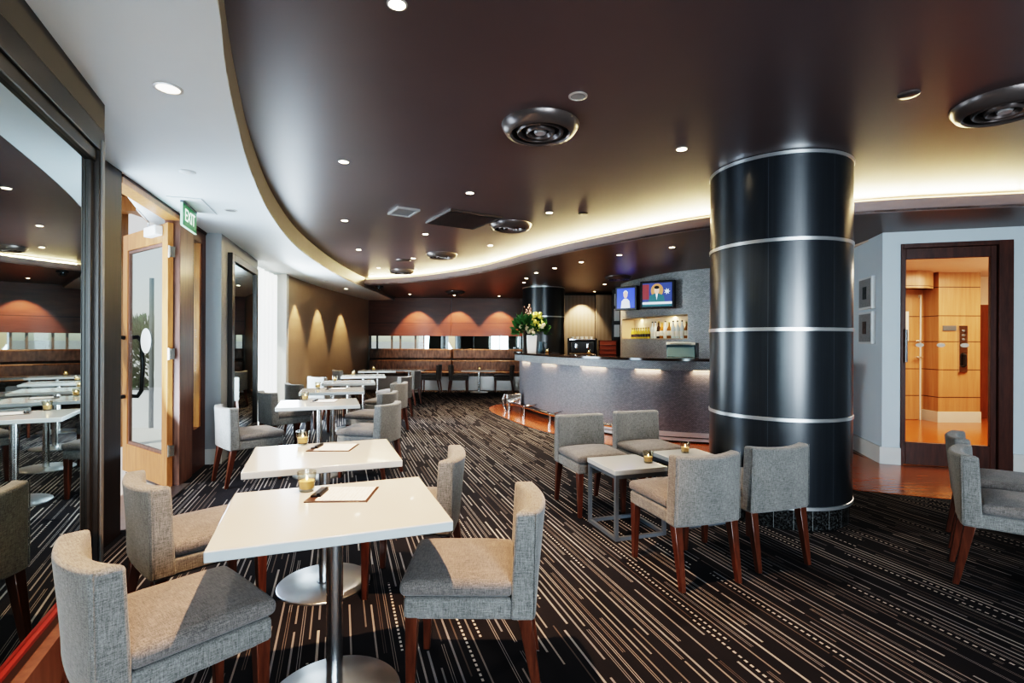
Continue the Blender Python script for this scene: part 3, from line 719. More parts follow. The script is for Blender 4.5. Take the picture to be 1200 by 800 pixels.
# televisions on the mosaic wall
def tv(loc, rz, w, h, label, scene):
    t = thing('television', label, 'television', loc, rz)
    link('casing', dbox(-w / 2, w / 2, -.045, .05, -h / 2, h / 2), M['black_plastic'], t, bevel=.008)
    link('wall_bracket', dbox(-.1, .1, .05, .10, -.1, .1), M['grey_metal'], t)
    bm = BM(); sw, sh = w / 2 - .045, h / 2 - .04; y = -.047
    mats = []
    def quad(x0, x1, z0, z1, m, d=0):
        if m not in mats: mats.append(m)
        vs = [bm.verts.new((x * sw, y - d, z * sh)) for x, z in ((x0, z0), (x1, z0), (x1, z1), (x0, z1))]
        bm.faces.new(vs).material_index = mats.index(m)
    def poly(ps, m, d=.001):
        if m not in mats: mats.append(m)
        bm.faces.new([bm.verts.new((x * sw, y - d, z * sh)) for x, z in ps]).material_index = mats.index(m)
    def disc(cx, cz, rx, rz_, m, d=.001): poly([(cx + rx * math.cos(k * PI / 10), cz + rz_ * math.sin(k * PI / 10)) for k in range(20)], m, d)
    if scene == 0:
        quad(-1, 1, -1, 1, 'screen_blue')
        poly([(-.55, -1), (.5, -1), (.42, -.3), (.15, -.05), (-.2, -.05), (-.48, -.3)], 'screen_white'); disc(-.02, .35, .23, .36, 'screen_skin', .002); disc(-.02, .52, .25, .26, 'screen_white', .0015)
    else:
        quad(-1, 1, -1, 1, 'screen_navy'); quad(-1, -.55, -.4, .9, 'screen_red', .0005); disc(0, .35, .42, .6, 'screen_orange', .0008)
        star = []
        for k in range(14): r_ = (.22, .09)[k % 2]; star.append((.68 + r_ * math.cos(k * PI / 7), .25 + r_ * 1.3 * math.sin(k * PI / 7)))
        poly(star, 'screen_white', .001)
        poly([(-.6, -.7), (.55, -.7), (.45, -.1), (.12, .1), (-.2, .1), (-.5, -.1)], 'screen_teal', .0015); poly([(-.1, .1), (.06, .1), (-.02, -.45)], 'screen_white', .002)
        disc(-.02, .38, .17, .34, 'screen_skin', .002); disc(-.02, .62, .18, .14, 'black_plastic', .0025)
        quad(-1, 1, -1, -.62, 'screen_white', .003); quad(-1, 1, -1, -.82, 'screen_teal', .0035)
    link('screen', bm, [M[m] for m in mats], t)
    return t
tv((2.29, 10.22, 2.25), R(-42), .48, .47, 'smaller television with a blue picture, over the bottle niche', 0)
tv((2.63, 9.25, 2.235), R(-32), .62, .50, 'larger television showing a news presenter, next to the column', 1)

# counter-top things
fa = thing('flower_arrangement', 'large mixed flower arrangement in a white square vase on the bar end', 'flowers', (.40, 10.45, 1.16))
bm = BM(); frustum(bm, (0, 0, 0), .088, (0, 0, .35), .105); link('vase', bm, M['porcelain'], fa, bevel=.01)
def leafs(bm, n, cx, cy, cz, rx, ry, rz_, size, mi=0):
    for _ in range(n):
        th = random.uniform(0, 2 * PI); ph = random.uniform(-.7, 1.3); r = random.uniform(.55, 1)
        c = Vector((cx + rx * r * math.cos(th) * math.cos(ph), cy + ry * r * math.sin(th) * math.cos(ph), cz + rz_ * r * math.sin(ph)))
        d = (c - Vector((cx, cy, cz - .1))).normalized(); s = d.cross(Vector((random.random(), random.random(), random.random()))).normalized()
        L = size * random.uniform(.7, 1.3); W_ = L * .28; q = d.cross(s) * W_ * .3
        v = [bm.verts.new(c), bm.verts.new(c + d * L * .5 + s * W_ + q), bm.verts.new(c + d * L), bm.verts.new(c + d * L * .5 - s * W_ + q)]
        bm.faces.new(v).material_index = mi
bm = BM(); leafs(bm, 260, -.13, 0, .50, .20, .18, .20, .13); leafs(bm, 120, .16, 0, .48, .18, .15, .16, .12); link('foliage', bm, M['leaf'], fa)
def bloom(n_, cx, cy, cz, r, mat, nm='bloom'):
    bm = BM(); bmesh.ops.create_icosphere(bm, subdivisions=2, radius=r)
    for v in bm.verts: v.co *= 1 + random.uniform(-.16, .16)
    for v in bm.verts: v.co += Vector((cx, cy, cz))
    link(nm, bm, M[mat], fa)
for k in range(22):
    a = random.uniform(-1, 1); bloom(k, .11 + a * .10 + random.uniform(-.04, .04), -.08 + random.uniform(-.06, .06), .44 + random.uniform(0, .36) + .03 * a, random.uniform(.035, .052), 'orchid', 'orchid_bloom')
for k, (x, z) in enumerate(((-.06, .42), (.0, .47), (-.10, .49), (.03, .40), (.20, .50), (.24, .55), (-.22, .52))): bloom(k, x, -.14, z, .043, 'cream_bloom', 'rose')
for k in range(9):
    x = random.uniform(-.16, .06); h = random.uniform(.75, 1.0); dx = random.uniform(-.08, .05); y = random.uniform(-.1, .1)
    bm = BM(); tube(bm, [(0, 0, .3), (x * .6, y * .6, .6), (x + dx, y, h)], .006, 5)
    for j in range(6):
        t = .5 + j * .09; c = Vector((x * t + dx * t + random.uniform(-.03, .03), y * t + random.uniform(-.03, .03), .3 + (h - .3) * (t + .05)))
        n0 = len(bm.verts); ret = bmesh.ops.create_icosphere(bm, subdivisions=1, radius=.017, matrix=Matrix.Translation(c))
        for v in ret['verts']:
            for f in v.link_faces: f.material_index = 1
    link('bud_branch', bm, [M['twig'], M['pink_bud']], fa)

def candle_root(label, loc):
    t = thing('tealight_glass', label, 'candle', loc)
    bm = BM(); lathe(bm, [(0, .0), (.028, .0), (.031, .004), (.040, .085), (.037, .085), (.029, .012), (0, .012)], 24); link('glass', bm, M['tumbler'], t, smooth=True)
    bm = BM(); lathe(bm, [(0, .0125), (.027, .0125), (.031, .045), (0, .045)], 20); link('candle', bm, M['wax'], t, smooth=True)
    bm = BM(); lathe(bm, [(0, .046), (.005, .052), (.003, .060), (0, .068)], 8); link('flame', bm, M['flame'], t, smooth=True)
    return t
tg = 'tealights in glass tumblers on the tables'
c0 = candle_root('glass tealight beside the menu on the nearest table', (-.871, 2.18, .74)); c0['group'] = tg
for lab, loc in (('glass tealight beside the menu on the second table in the row', (-1.285, 3.15, .74)), ('glass tealight on the third table in the row', (-2.22, 5.50, .74)),
                 ('glass tealight on the fourth table in the row', (-2.60, 6.86, .74)), ('glass tealight on the fifth table in the row', (-2.80, 8.10, .74)),
                 ('glass tealight on the sixth table in the row', (-2.98, 9.62, .74)), ('glass tealight on the seventh table in the row', (-3.05, 11.30, .74)),
                 ('glass tealight on the low square table nearer the camera', (1.01, 3.78, .49)), ('glass tealight on the low square table beside the column', (1.40, 4.13, .49)),
                 ('small tealight on the low table in front of the banquette', (-.87, 13.75, .61)), ('tealight tumbler on the bar counter near the flowers', (.70, 10.2, 1.16)),
                 ('small pale tumbler on the bar counter near the red crates', (1.35, 9.0, 1.16))):
    dup(c0, loc, 0, lab, tg)

# water jug
jg = thing('water_jug', 'bluish glass water jug on the bar beside the flowers', 'jug', (.62, 10.75, 1.16))
bm = BM(); lathe(bm, [(0, 0), (.07, 0), (.08, .05), (.05, .17), (.052, .22), (.048, .22), (.045, .17), (.073, .05), (0, .01)], 20); link('jug_body', bm, M['teal_glass'], jg, smooth=True)
bm = BM(); tube(bm, [(.05, 0, .2), (.11, 0, .18), (.11, 0, .09), (.075, 0, .06)], .009, 8); link('handle', bm, M['teal_glass'], jg, smooth=True)

# coffee machine
cm = thing('coffee_machine', 'black and chrome coffee machine behind the bar with cups on top', 'coffee machine', (1.62, 11.85, 1.0), R(-4))
link('body', dbox(-.30, .30, -.10, .22, .12, .42), M['black_plastic'], cm, bevel=.03, seg=3)
link('drip_tray', dbox(-.30, .30, -.24, .2, 0, .10), M['chrome'], cm, bevel=.008)
link('side_panel', dbox(-.33, -.295, -.22, .22, 0, .46), M['black_plastic'], cm, bevel=.02, seg=3)
link('side_panel', dbox(.295, .33, -.22, .22, 0, .46), M['black_plastic'], cm, bevel=.02, seg=3)
link('cup_rail', dbox(-.29, .29, -.12, .2, .425, .44), M['chrome'], cm)
for x in (-.14, .12):
    bm = BM(); tube(bm, [(x, -.13, .33), (x, -.13, .24)], .04, 14); tube(bm, [(x, -.13, .26), (x, -.30, .23)], .016, 8); link('brew_group', bm, M['chrome'], cm, smooth=True)
bm = BM(); tube(bm, [(-.25, -.14, .36), (-.25, -.19, .25), (-.24, -.18, .12)], .008, 8); link('steam_wand', bm, M['chrome'], cm)
cp = None
for k in range(8):
    loc = (1.40 + (k % 5) * .105 + .02 * (k // 5), 11.78 + .13 * (k // 5), 1.441)
    if not cp:
        bm = BM(); lathe(bm, [(0, 0), (.025, 0), (.040, .06), (.037, .06), (.023, .006), (0, .006)], 16); cp = link('coffee_cup', bm, M['porcelain'], None, loc, 0, smooth=True)
    else: cp = cp.copy(); COL.objects.link(cp); cp.location = loc
    tag(cp, 'white cup standing on top of the coffee machine', 'cup', 'white cups on the coffee machine')
# red crates
cr = None
for k in range(4):
    loc = (2.22, 11.9, 1.0 + k * .105)
    if not cr:
        cr = thing('stacking_crate', 'red', 'crate', loc, R(-6), 'red crates stacked behind the bar')
        bm = BM(); box(bm, -.19, .19, -.14, .14, 0, .012); box(bm, -.19, .19, -.14, -.128, .012, .10); box(bm, -.19, .19, .128, .14, .012, .10); box(bm, -.19, -.178, -.128, .128, .012, .10); box(bm, .178, .19, -.128, .128, .012, .10)
        link('crate_body', bm, M['red_crate'], cr)
        bm = BM(); box(bm, -.20, .20, -.152, -.14, .082, .102); box(bm, -.20, -.19, -.14, .15, .082, .102); box(bm, .19, .20, -.14, .15, .082, .102); link('rim', bm, M['crate_rim'], cr)
        cur = cr
    else: cur = dup(cr, loc, R(-6))
    cur['label'] = 'red stacking crate behind the bar, ' + ('bottom of the stack', 'second from the bottom of the stack', 'second from the top of the stack', 'topmost of the stack')[k]
# till terminal on the bar
pt = thing('till_terminal', 'grey and blue till terminal standing on the bar counter', 'till', (2.52, 7.66, 1.16), R(-14))
bm = BM(); v = [(-.20, -.10, .0), (.20, -.10, 0), (.20, .10, 0), (-.20, .10, 0), (-.20, -.05, .17), (.20, -.05, .17), (.20, .07, .20), (-.20, .07, .20)]
vs = [bm.verts.new(p) for p in v]
for f in ((3, 2, 1, 0), (4, 5, 6, 7), (0, 1, 5, 4), (1, 2, 6, 5), (2, 3, 7, 6), (3, 0, 4, 7)): bm.faces.new([vs[i] for i in f])
link('terminal_body', bm, M['teal_glass'], pt, bevel=.008)
link('top_ledge', dbox(-.205, .205, -.08, .09, .175, .225), M['pos_grey'], pt, bevel=.008)
link('slot', dbox(-.15, .15, -.085, -.08, .19, .20), M['black_plastic'], pt)
link('side_cheek', dbox(.205, .25, -.09, .11, 0, .21), M['black_plastic'], pt, bevel=.01)

# ------------------------------------------------------------------ chairs
def rounded_slab(x0, x1, y0, y1, z0, z1, puff=0):
    bm = BM(); nx, ny = 6, 6; top = {}; bot = {}
    for i in range(nx + 1):
        for j in range(ny + 1):
            u, v = i / nx, j / ny; x = x0 + (x1 - x0) * u; y = y0 + (y1 - y0) * v
            h = puff * (1 - (2 * u - 1) ** 4) * (1 - (2 * v - 1) ** 4)
            top[i, j] = bm.verts.new((x, y, z1 + h)); bot[i, j] = bm.verts.new((x, y, z0))
    for i in range(nx):
        for j in range(ny):
            bm.faces.new((top[i, j], top[i + 1, j], top[i + 1, j + 1], top[i, j + 1])); bm.faces.new((bot[i, j], bot[i, j + 1], bot[i + 1, j + 1], bot[i + 1, j]))
    for i in range(nx):
        for j in (0, ny): bm.faces.new((bot[i, j], bot[i + 1, j], top[i + 1, j], top[i, j]))
    for j in range(ny):
        for i in (0, nx): bm.faces.new((bot[i, j], bot[i, j + 1], top[i, j + 1], top[i, j]))
    return bm

def back_bm():
    """upholstered back: concave towards the sitter, raked, ends turned forward"""
    bm = BM(); ny, nz = 12, 8; F = {}; B = {}; Wd = .224; z0, zt = .345, .748
    for j in range(ny + 1):
        v = 2 * j / ny - 1; y = v * Wd
        for k in range(nz + 1):
            w = k / nz; z = z0 + (zt - z0) * w - .009 * (1 - v * v) * w
            rake = -.006 * w
            bend = .034 * w * (1 - v * v) + .012 * (1 - v * v)
            yy = y * (1 - .03 * w)
            B[j, k] = bm.verts.new((-.245 + rake - bend, yy, z))
            th = .085 - .012 * w + .012 * abs(v) ** 3
            F[j, k] = bm.verts.new((-.245 + rake - bend + th, yy, z))
    def q(a, b, c, d): bm.faces.new((a, b, c, d))
    for j in range(ny):
        for k in range(nz):
            q(F[j, k], F[j + 1, k], F[j + 1, k + 1], F[j, k + 1]); q(B[j, k], B[j, k + 1], B[j + 1, k + 1], B[j + 1, k])
        q(F[j, nz], F[j + 1, nz], B[j + 1, nz], B[j, nz]); q(F[j, 0], B[j, 0], B[j + 1, 0], F[j + 1, 0])
    for k in range(nz):
        q(F[0, k], F[0, k + 1], B[0, k + 1], B[0, k]); q(F[ny, k], B[ny, k], B[ny, k + 1], F[ny, k + 1])
    return bm

def chair_root(fab, label, group):
    t = thing('dining_chair', label, 'chair', (0, 0, 0), 0, group)     # local +x is the way it faces
    link('backrest', back_bm(), fab, t, bevel=.016, seg=3)
    link('seat_base', rounded_slab(-.20, .245, -.216, .216, .345, .425), fab, t, bevel=.014, seg=3)
    link('seat_cushion', rounded_slab(-.165, .262, -.220, .220,   .428, .486, .024), M['linen_seat'] if fab == M['linen'] else fab, t, bevel=.024, seg=4)
    for sx, sy in ((1, 1), (1, -1), (-1, 1), (-1, -1)):
        bm = BM()
        if sx > 0: frustum(bm, (.222, sy * .190, 0), .0145, (.215, sy * .190, .36), .024)
        else: frustum(bm, (-.268, sy * .190, 0), .0145, (-.205, sy * .190, .36), .026)
        link('leg', bm, M['leg_wood'], t, bevel=.003)
    # seams down the two back edges
    for sy in (-1, 1):
        bm = BM(); pts = [(-.245 - .006 * (w / 8) + .004, sy * (.2255 * (1 - .03 * w / 8)), .36 + .385 * w / 8) for w in range(9)]
        tube(bm, pts, .0022, 6); link('seam', bm, fab, t)
    return t
gA = 'linen chairs along the row of white tables'; gB = 'linen chairs round the low square tables'; gC = 'taupe chairs at the banquette tables'
ch = chair_root(M['linen'], '', gA)
first = True
CH = [
 (-1.145, 1.72, 50, 'grey linen chair in the left corner beside the big mirror, nearest the camera', gA),
 (-1.525, 2.50, 48, 'brownish grey linen chair in front of the door jamb, left of the second table', gA),
 (-.155, 2.115, 180, 'grey linen chair with a sunlit seat to the right of the nearest table', gA),
 (-.56, 2.93, 180, 'grey linen chair right of the second table, half hidden by the sunlit-seat chair', gA),
 (-2.60, 5.08, 46, 'grey linen chair left of the third table, beside the grey pier', gA),
 (-2.88, 6.50, 46, 'grey linen chair left of the fourth table, in front of the sheer curtain', gA),
 (-3.06, 7.68, 50, 'teal-lit chair left of the fifth table by the curtain edge', gA),
 (-3.32, 9.20, 60, 'pale teal-lit chair left of the sixth table against the beige wall', gA),
 (-3.62, 11.25, 40, 'dark small chair left of the seventh table by the beige wall', gA),
 (-1.47, 5.30, 166, 'grey linen chair right of the third table, first of the aisle chairs', gA),
 (-1.75, 6.42, 168, 'grey linen chair right of the fourth table, second of the aisle chairs', gA),
 (-1.92, 7.85, 166, 'grey linen chair right of the fifth table, third of the aisle chairs', gA),
 (-2.13, 9.27, 166, 'grey linen chair right of the sixth table, fourth of the aisle chairs', gA),
 (-2.29, 11.15, 172, 'grey linen chair right of the seventh table, farthest of the aisle chairs', gA),
 (.655, 4.28, -73, 'grey linen chair facing the camera behind the nearer low square table', gB),
 (1.205, 4.52, -73, 'grey linen chair facing the camera behind the low table by the column', gB),
 (1.045, 3.14, 108, 'grey linen chair seen from behind in front of the nearer low square table', gB),
 (1.585, 3.385, 108, 'grey linen chair seen from behind in front of the dark column', gB),
 (2.885, 2.93, -38, 'grey linen chair at the right edge, nearer of the pair facing away', gB),
 (3.295, 3.44, -38, 'grey linen chair at the right edge, farther of the pair, before the lobby door', gB),
]
for x, y, a, lab, g in CH:
    if first: ch.location = (x, y, 0); ch.rotation_euler = (0, 0, R(a)); ch['label'] = lab; ch['group'] = g; first = False
    else: dup(ch, (x, y, 0), R(a), lab, g)
ct = chair_root(M['linen_dark'], 'taupe chair facing left at the far left banquette table', gC); ct.location = (-2.17, 13.75, 0); ct.rotation_euler = (0, 0, PI)
dup(ct, (-1.42, 13.75, 0), 0, 'taupe chair facing right, left of the banquette table with a tealight', gC)
dup(ct, (-.22, 13.75, 0), PI, 'taupe chair facing left beside the bar end', gC)

# ------------------------------------------------------------------ tables
gT = 'white pedestal tables in the row beside the wall'
def table_root(label, w, d, h, br, group):
    t = thing('pedestal_table', label, 'table', (0, 0, 0), 0, group)
    link('tabletop', one(box, -w / 2, w / 2, -d / 2, d / 2, h - .036, h), M['white_top'], t, bevel=.004)
    bm = BM(); lathe(bm, [(0, .014), (.031, .014), (.031, h - .04), (0, h - .04)], 28); link('pole', bm, M['steel'], t, smooth=True)
    bm = BM(); lathe(bm, [(0, h - .042), (.10, h - .042), (.10, h - .036), (0, h - .036)], 24); link('top_plate', bm, M['steel'], t, smooth=True)
    bm = BM(); lathe(bm, [(0, 0), (br, 0), (br, .007), (br - .006, .012), (.04, .014), (.035, .02), (0, .02)], 64); link('base_disc', bm, M['steel_disc'], t, smooth=True)
    return t
tt = table_root('nearest white pedestal table, warm lit, with menu and tealight', .775, .645, .74, .252, gT)
TB = [(-.683, 1.985, 21, ''), (-1.063, 2.915, 21, 'white pedestal table second in the row, with menu and tealight'), (-1.99, 5.29, 20, 'white pedestal table third in the row, opposite the curtain'),
      (-2.33, 6.67, 17.6, 'white pedestal table fourth in the row'), (-2.545, 8.0, 17, 'white pedestal table fifth in the row'), (-2.745, 9.48, 16, 'white pedestal table sixth in the row'), (-2.92, 11.15, 12, 'white pedestal table seventh in the row, last before the banquette')]
for k, (x, y, a, lab) in enumerate(TB):
    if k == 0: tt.location = (x, y, 0); tt.rotation_euler = (0, 0, R(a))
    else: dup(tt, (x, y, 0), R(a), lab, gT)
t2 = table_root('low white table before the banquette with a tealight, near the bar', .90, .60, .61, .24, 'low tables at the banquette'); t2.location = (-.885, 13.8, 0)
dup(t2, (-2.78, 13.8, 0), 0, 'low table before the left part of the banquette', 'low tables at the banquette')

def low_table(label):
    t = thing('side_table', label, 'table', (0, 0, 0), 0, 'low square side tables')
    link('tabletop', one(box, -.213, .213, -.213, .213, .455, .49), M['white_top'], t, bevel=.003)
    for y in (-.20, .20):
        bm = BM(); s = .0125
        box(bm, -.205, -.18, y - s, y + s, .0, .43); link('leg', bm, M['grey_metal'], t); bm = BM(); box(bm, .18, .205, y - s, y + s, .0, .43); link('leg', bm, M['grey_metal'], t)
        link('rail', dbox(-.205, .205, y - s, y + s, .43, .455), M['grey_metal'], t)
        link('floor_bar', dbox(-.18, .18, y - s, y + s, 0, .025), M['grey_metal'], t)
    for x in (-.1925, .1925): link('rail', dbox(x - .0125, x + .0125, -.1875, .1875, .43, .455), M['grey_metal'], t); link('floor_bar', dbox(x - .0125, x + .0125, -.1875, .1875, 0, .025), M['grey_metal'], t)
    return t
lt = low_table('low square white side table between the two nearest facing chairs'); lt.location = (.850, 3.80, 0); lt.rotation_euler = (0, 0, R(18))
dup(lt, (1.405, 4.04, 0), R(18), 'low square white side table half hidden beside the dark column', 'low square side tables')

# menus on clipboards
def clip_root(label, loc, rz):
    t = thing('menu_clipboard', label, 'menu', loc, rz, 'menus on clipboards on the white tables')
    link('board', dbox(-.125, .125, -.105, .105, 0, .004), M['board'], t, bevel=.002)
    link('paper', dbox(-.085, .115, -.092, .097, .0042, .0055), M['paper'], t)
    bm = BM(); box(bm, -.115, -.075, -.05, .05, .0042, .012); tube(bm, [(-.085, -.05, .014), (-.085, .05, .014)], .007, 10); link('clip', bm, M['black_plastic'], t)
    return t
cl = clip_root('brown clipboard with a printed menu on the nearest table', (-.70, 2.13, .74), R(2))
for lab, loc, a in (('dark clipboard with a printed menu on the second table', (-1.065, 3.06, .74), 1), ('clipboard menu on the third table, seen edge-on', (-1.98, 5.42, .74), 8), ('clipboard menu on the fourth table, seen edge-on', (-2.33, 6.82, .74), 8)):
    dup(cl, loc, R(a), lab)

# ------------------------------------------------------------------ ceiling fixtures
def disc_lens(name, mat): 
    pass
def downlight_root(label, lens, group, r=.043):
    t = thing('downlight', label, 'light', (0, 0, 0), 0, group)
    bm = BM(); lathe(bm, [(r * .78, .0), (r * .8, -.006), (r, -.004), (r, .0)], 28); link('rim', bm, M['lamp_rim'], t, smooth=True)
    bm = BM(); lathe(bm, [(0, -.0025), (r * .78, -.0025), (r * .78, -.0005), (0, -.0005)], 24); link('lens', bm, M[lens], t, smooth=True)
    return t
LIT = [(-.49, 2.157, 'lit downlight at the very top, above the nearest table'), (-1.339, 4.057, 'lit downlight on the brown ceiling above the second and third tables'), (-.408, 4.897, 'lit downlight just before the big square ceiling grille'),
       (-1.98, 6.04, 'lit downlight near the pale fascia, left of the small square panel'), (-1.155, 6.79, 'lit downlight beyond the square grille, above the aisle'), (-2.39, 7.96, 'lit downlight near the pale fascia, over the fifth table'),
       (-1.70, 8.78, 'lit downlight beside the flat round ceiling speaker'), (-2.60, 9.95, 'lit downlight in the far left corner of the brown ceiling'), (-.328, 7.57, 'lit downlight close to the glowing cove, left of the bar'),
       (1.24, 3.76, 'lit downlight left of the top of the big column'), (.404, 5.635, 'lit downlight near the small dark ceiling sensor')]
gL = 'lit downlights in the brown ceiling'
dl = None
for x, y, lab in LIT:
    if dl is None: dl = downlight_root(lab, 'lamp_glow', gL); dl.location = (x, y, Z_MAIN)
    else: dup(dl, (x, y, Z_MAIN), 0, lab, gL)
DRK = [(2.117, 6.79, 'lit soffit downlight nearest the big column'), (1.549, 7.41, 'second lit soffit downlight over the bar from the column'), (1.089, 8.085, 'third lit soffit downlight over the bar from the column'), (.723, 8.76, 'fourth lit soffit downlight over the bar from the column'),
       (.437, 9.37, 'lit soffit downlight in front of the far column'), (.28, 10.2, 'lit soffit downlight over the flowers, nearer one'), (.25, 10.95, 'lit soffit downlight over the flowers, farther one'), (2.02, 11.18, 'lit soffit downlight behind the bar left of the televisions'), (2.06, 12.8, 'tiny lit soffit downlight above the fluted wall'),
       (-2.75, 13.75, 'lit soffit downlight washing the left of the red-brown panels'), (-1.577, 14.0, 'lit soffit downlight washing the middle of the red-brown panels'), (-.36, 14.2, 'lit soffit downlight washing the right of the red-brown panels')]
for x, y, lab in DRK: dup(dl, (x, y, Z_DARK), 0, lab, 'lit downlights in the dark soffit')
wl = downlight_root('large lit eyeball downlight in the pale ceiling nearest the mirror', 'lamp_glow_soft', 'downlights in the pale ceiling', .062); wl.location = (-1.63, 2.42, Z_WHITE)
dup(dl, (-3.80, 11.7, Z_WHITE), 0, 'small lit downlight in the pale ceiling near the beige wall', 'downlights in the pale ceiling')
od = downlight_root('unlit downlight in the pale ceiling beyond the exit sign', 'lamp_off', 'downlights in the pale ceiling', .055); od.location = (-2.58, 4.69, Z_WHITE)
dup(od, (-3.70, 10.2, Z_WHITE), 0, 'unlit downlight in the pale ceiling above the curtained window end', 'downlights in the pale ceiling')
dup(od, (.375, 2.96, Z_MAIN), 0, 'unlit round downlight just right of the largest ceiling diffuser')
for x, y, z, lab in ((-2.30, 3.62, Z_WHITE, 'flat round flush detector in the pale ceiling before the exit sign'), (2.256, 2.92, Z_MAIN, 'flat round flush detector on the brown ceiling right of the column'), (.779, 5.66, Z_MAIN, 'small dark round sensor on the brown ceiling near the cove')):
    bm = BM(); lathe(bm, [(0, -.012), (.045, -.012), (.052, -.006), (.055, 0), (0, 0)], 28)
    o = link('ceiling_sensor', bm, M['white_plastic'] if z == Z_WHITE else (M['vent'] if x > 1 else M['vent_dark']), None, (x, y, z), 0, smooth=True); tag(o, lab, 'sensor')
def diffuser_root(label):
    t = thing('ceiling_diffuser', label, 'vent', (0, 0, 0), 0, 'round ceiling diffusers')
    bm = BM(); lathe(bm, [(.255, 0), (.252, -.015), (.225, -.055), (.195, -.066), (.185, -.055), (.19, -.0)], 48); link('outer_cone', bm, M['vent'], t, smooth=True)
    bm = BM(); lathe(bm, [(0, -.006), (.19, -.006)], 40); link('throat', bm, M['vent_dark'], t)
    for r, z in ((.145, -.060), (.085, -.064)):
        bm = BM(); lathe(bm, [(r + .012, z + .025), (r + .006, z + .004), (r, z), (r - .008, z + .003), (r - .02, z + .03)], 40); link('ring', bm, M['vent'], t, smooth=True)
    bm = BM(); lathe(bm, [(0, -.055), (.035, -.058), (.042, -.045), (.03, -.02), (0, -.01)], 24); link('centre_cone', bm, M['vent_light'], t, smooth=True)
    return t
dv = diffuser_root('largest round ceiling diffuser, at the centre top of the view'); dv.location = (.179, 3.36, Z_MAIN)
for x, y, lab in ((-.02, 6.22, 'round ceiling diffuser at the corner of the square grille'), (-1.15, 8.35, 'round ceiling diffuser third from the camera, over the aisle'), (-2.22, 10.3, 'round ceiling diffuser farthest from the camera, before the cove corner'), (2.90, 3.02, 'round ceiling diffuser at the right edge, right of the column')):
    dup(dv, (x, y, Z_MAIN), 0, lab)
dup(dv, (-1.45, 13.0, Z_DARK), 0, 'dark round diffuser in the soffit before the red-brown panels'); dup(dv, (2.05, 9.9, Z_DARK), 0, 'dark round diffuser in the soffit in front of the televisions')
bm = BM(); lathe(bm, [(0, -.02), (.11, -.02), (.13, -.012), (.135, 0), (0, 0)], 32); o = link('ceiling_speaker', bm, M['vent'], None, (-1.92, 9.0, Z_MAIN), 0, smooth=True); tag(o, 'flat round brown ceiling speaker between two diffusers', 'speaker')
def grille(name, loc, rz, w, d, label, slots):
    t = thing(name, label, 'vent', loc, rz)
    bm = BM(); e = .018; box(bm, -w / 2, -w / 2 + e, -d / 2, d / 2, -.022, 0); box(bm, w / 2 - e, w / 2, -d / 2, d / 2, -.022, 0); box(bm, -w / 2 + e, w / 2 - e, -d / 2, -d / 2 + e, -.022, 0); box(bm, -w / 2 + e, w / 2 - e, d / 2 - e, d / 2, -.022, 0)
    link('frame', bm, M['vent_light'] if not slots else M['vent'], t)
    link('panel', dbox(-w / 2 + e, w / 2 - e, -d / 2 + e, d / 2 - e, -.008, 0), M['frame_dark'] if slots else M['frame_strip'], t)
    if slots:
        bm = BM(); k = -d / 2 + .04
        while k < d / 2 - .03: box(bm, -w / 2 + e, w / 2 - e, k, k + .012, -.018, -.006); k += .04
        link('louvre', bm, M['vent'], t)
grille('ceiling_grille', (-.575, 5.96, Z_MAIN), R(31), .64, .72, 'large square dark louvred return grille in the brown ceiling', True)
grille('ceiling_panel', (-1.19, 5.60, Z_MAIN), R(31), .25, .34, 'small pale square access panel in the brown ceiling', False)
# camera dome and small brackets at the cove corner
cd = thing('ceiling_camera', 'small black security camera under the cove corner', 'camera', (-3.05, 11.75, Z_DARK))
bm = BM(); lathe(bm, [(0, 0), (.09, 0), (.09, -.03), (0, -.03)], 24); link('base', bm, M['black_plastic'], cd, smooth=True)
bm = BM(); lathe(bm, [(.075, -.03), (.07, -.06), (.05, -.09), (0, -.105)], 24); link('dome', bm, M['clear_glass'], cd, smooth=True)
bm = BM(); lathe(bm, [(0, -.03), (.035, -.03), (.035, -.075), (0, -.08)], 16); link('lens', bm, M['black_plastic'], cd, smooth=True)

# exit sign, parallel to the door wall
ed = Vector((-.31, .95)).normalized(); ea = math.atan2(ed.y, ed.x)
ex = thing('exit_sign', 'green exit sign hanging from the pale ceiling by the open door', 'sign', (-2.785, 4.31, Z_WHITE), ea)   # local x away from camera, -y to the room
link('ceiling_plate', dbox(-.06, .50, -.16, .10, -.012, -.001), M['white_plastic'], ex, bevel=.003)
link('mount_rail', dbox(.0, .42, -.012, .012, -.03, -.012), M['grey_metal'], ex)
link('panel', dbox(0, .42, -.008, .008, -.215, -.03), M['exit_green'], ex)
link('edge', dbox(-.008, 0, -.009, .009, -.215, -.03), M['exit_edge'], ex)
link('edge', dbox(0, .42, -.009, .009, -.222, -.215), M['exit_edge'], ex)
for side in (-1, 1):
    cu = bpy.data.curves.new('lettering', 'FONT'); cu.body = 'EXIT'; cu.size = .15; cu.align_x = 'CENTER'; cu.align_y = 'CENTER'; cu.extrude = .0005; cu.materials.append(M['exit_letter'])
    to = bpy.data.objects.new('lettering', cu); COL.objects.link(to); to.parent = ex; to.location = (.21, side * .0095, -.122)
    to.rotation_euler = (R(90), 0, 0) if side < 0 else (R(90), 0, PI)
    bpy.context.view_layer.update()
    me = bpy.data.meshes.new_from_object(to.evaluated_get(bpy.context.evaluated_depsgraph_get()))
    tm_ = bpy.data.objects.new('lettering', me); COL.objects.link(tm_); tm_.parent = ex; tm_.location = to.location; tm_.rotation_euler = to.rotation_euler
    bpy.data.objects.remove(to); tm_.name = 'lettering'

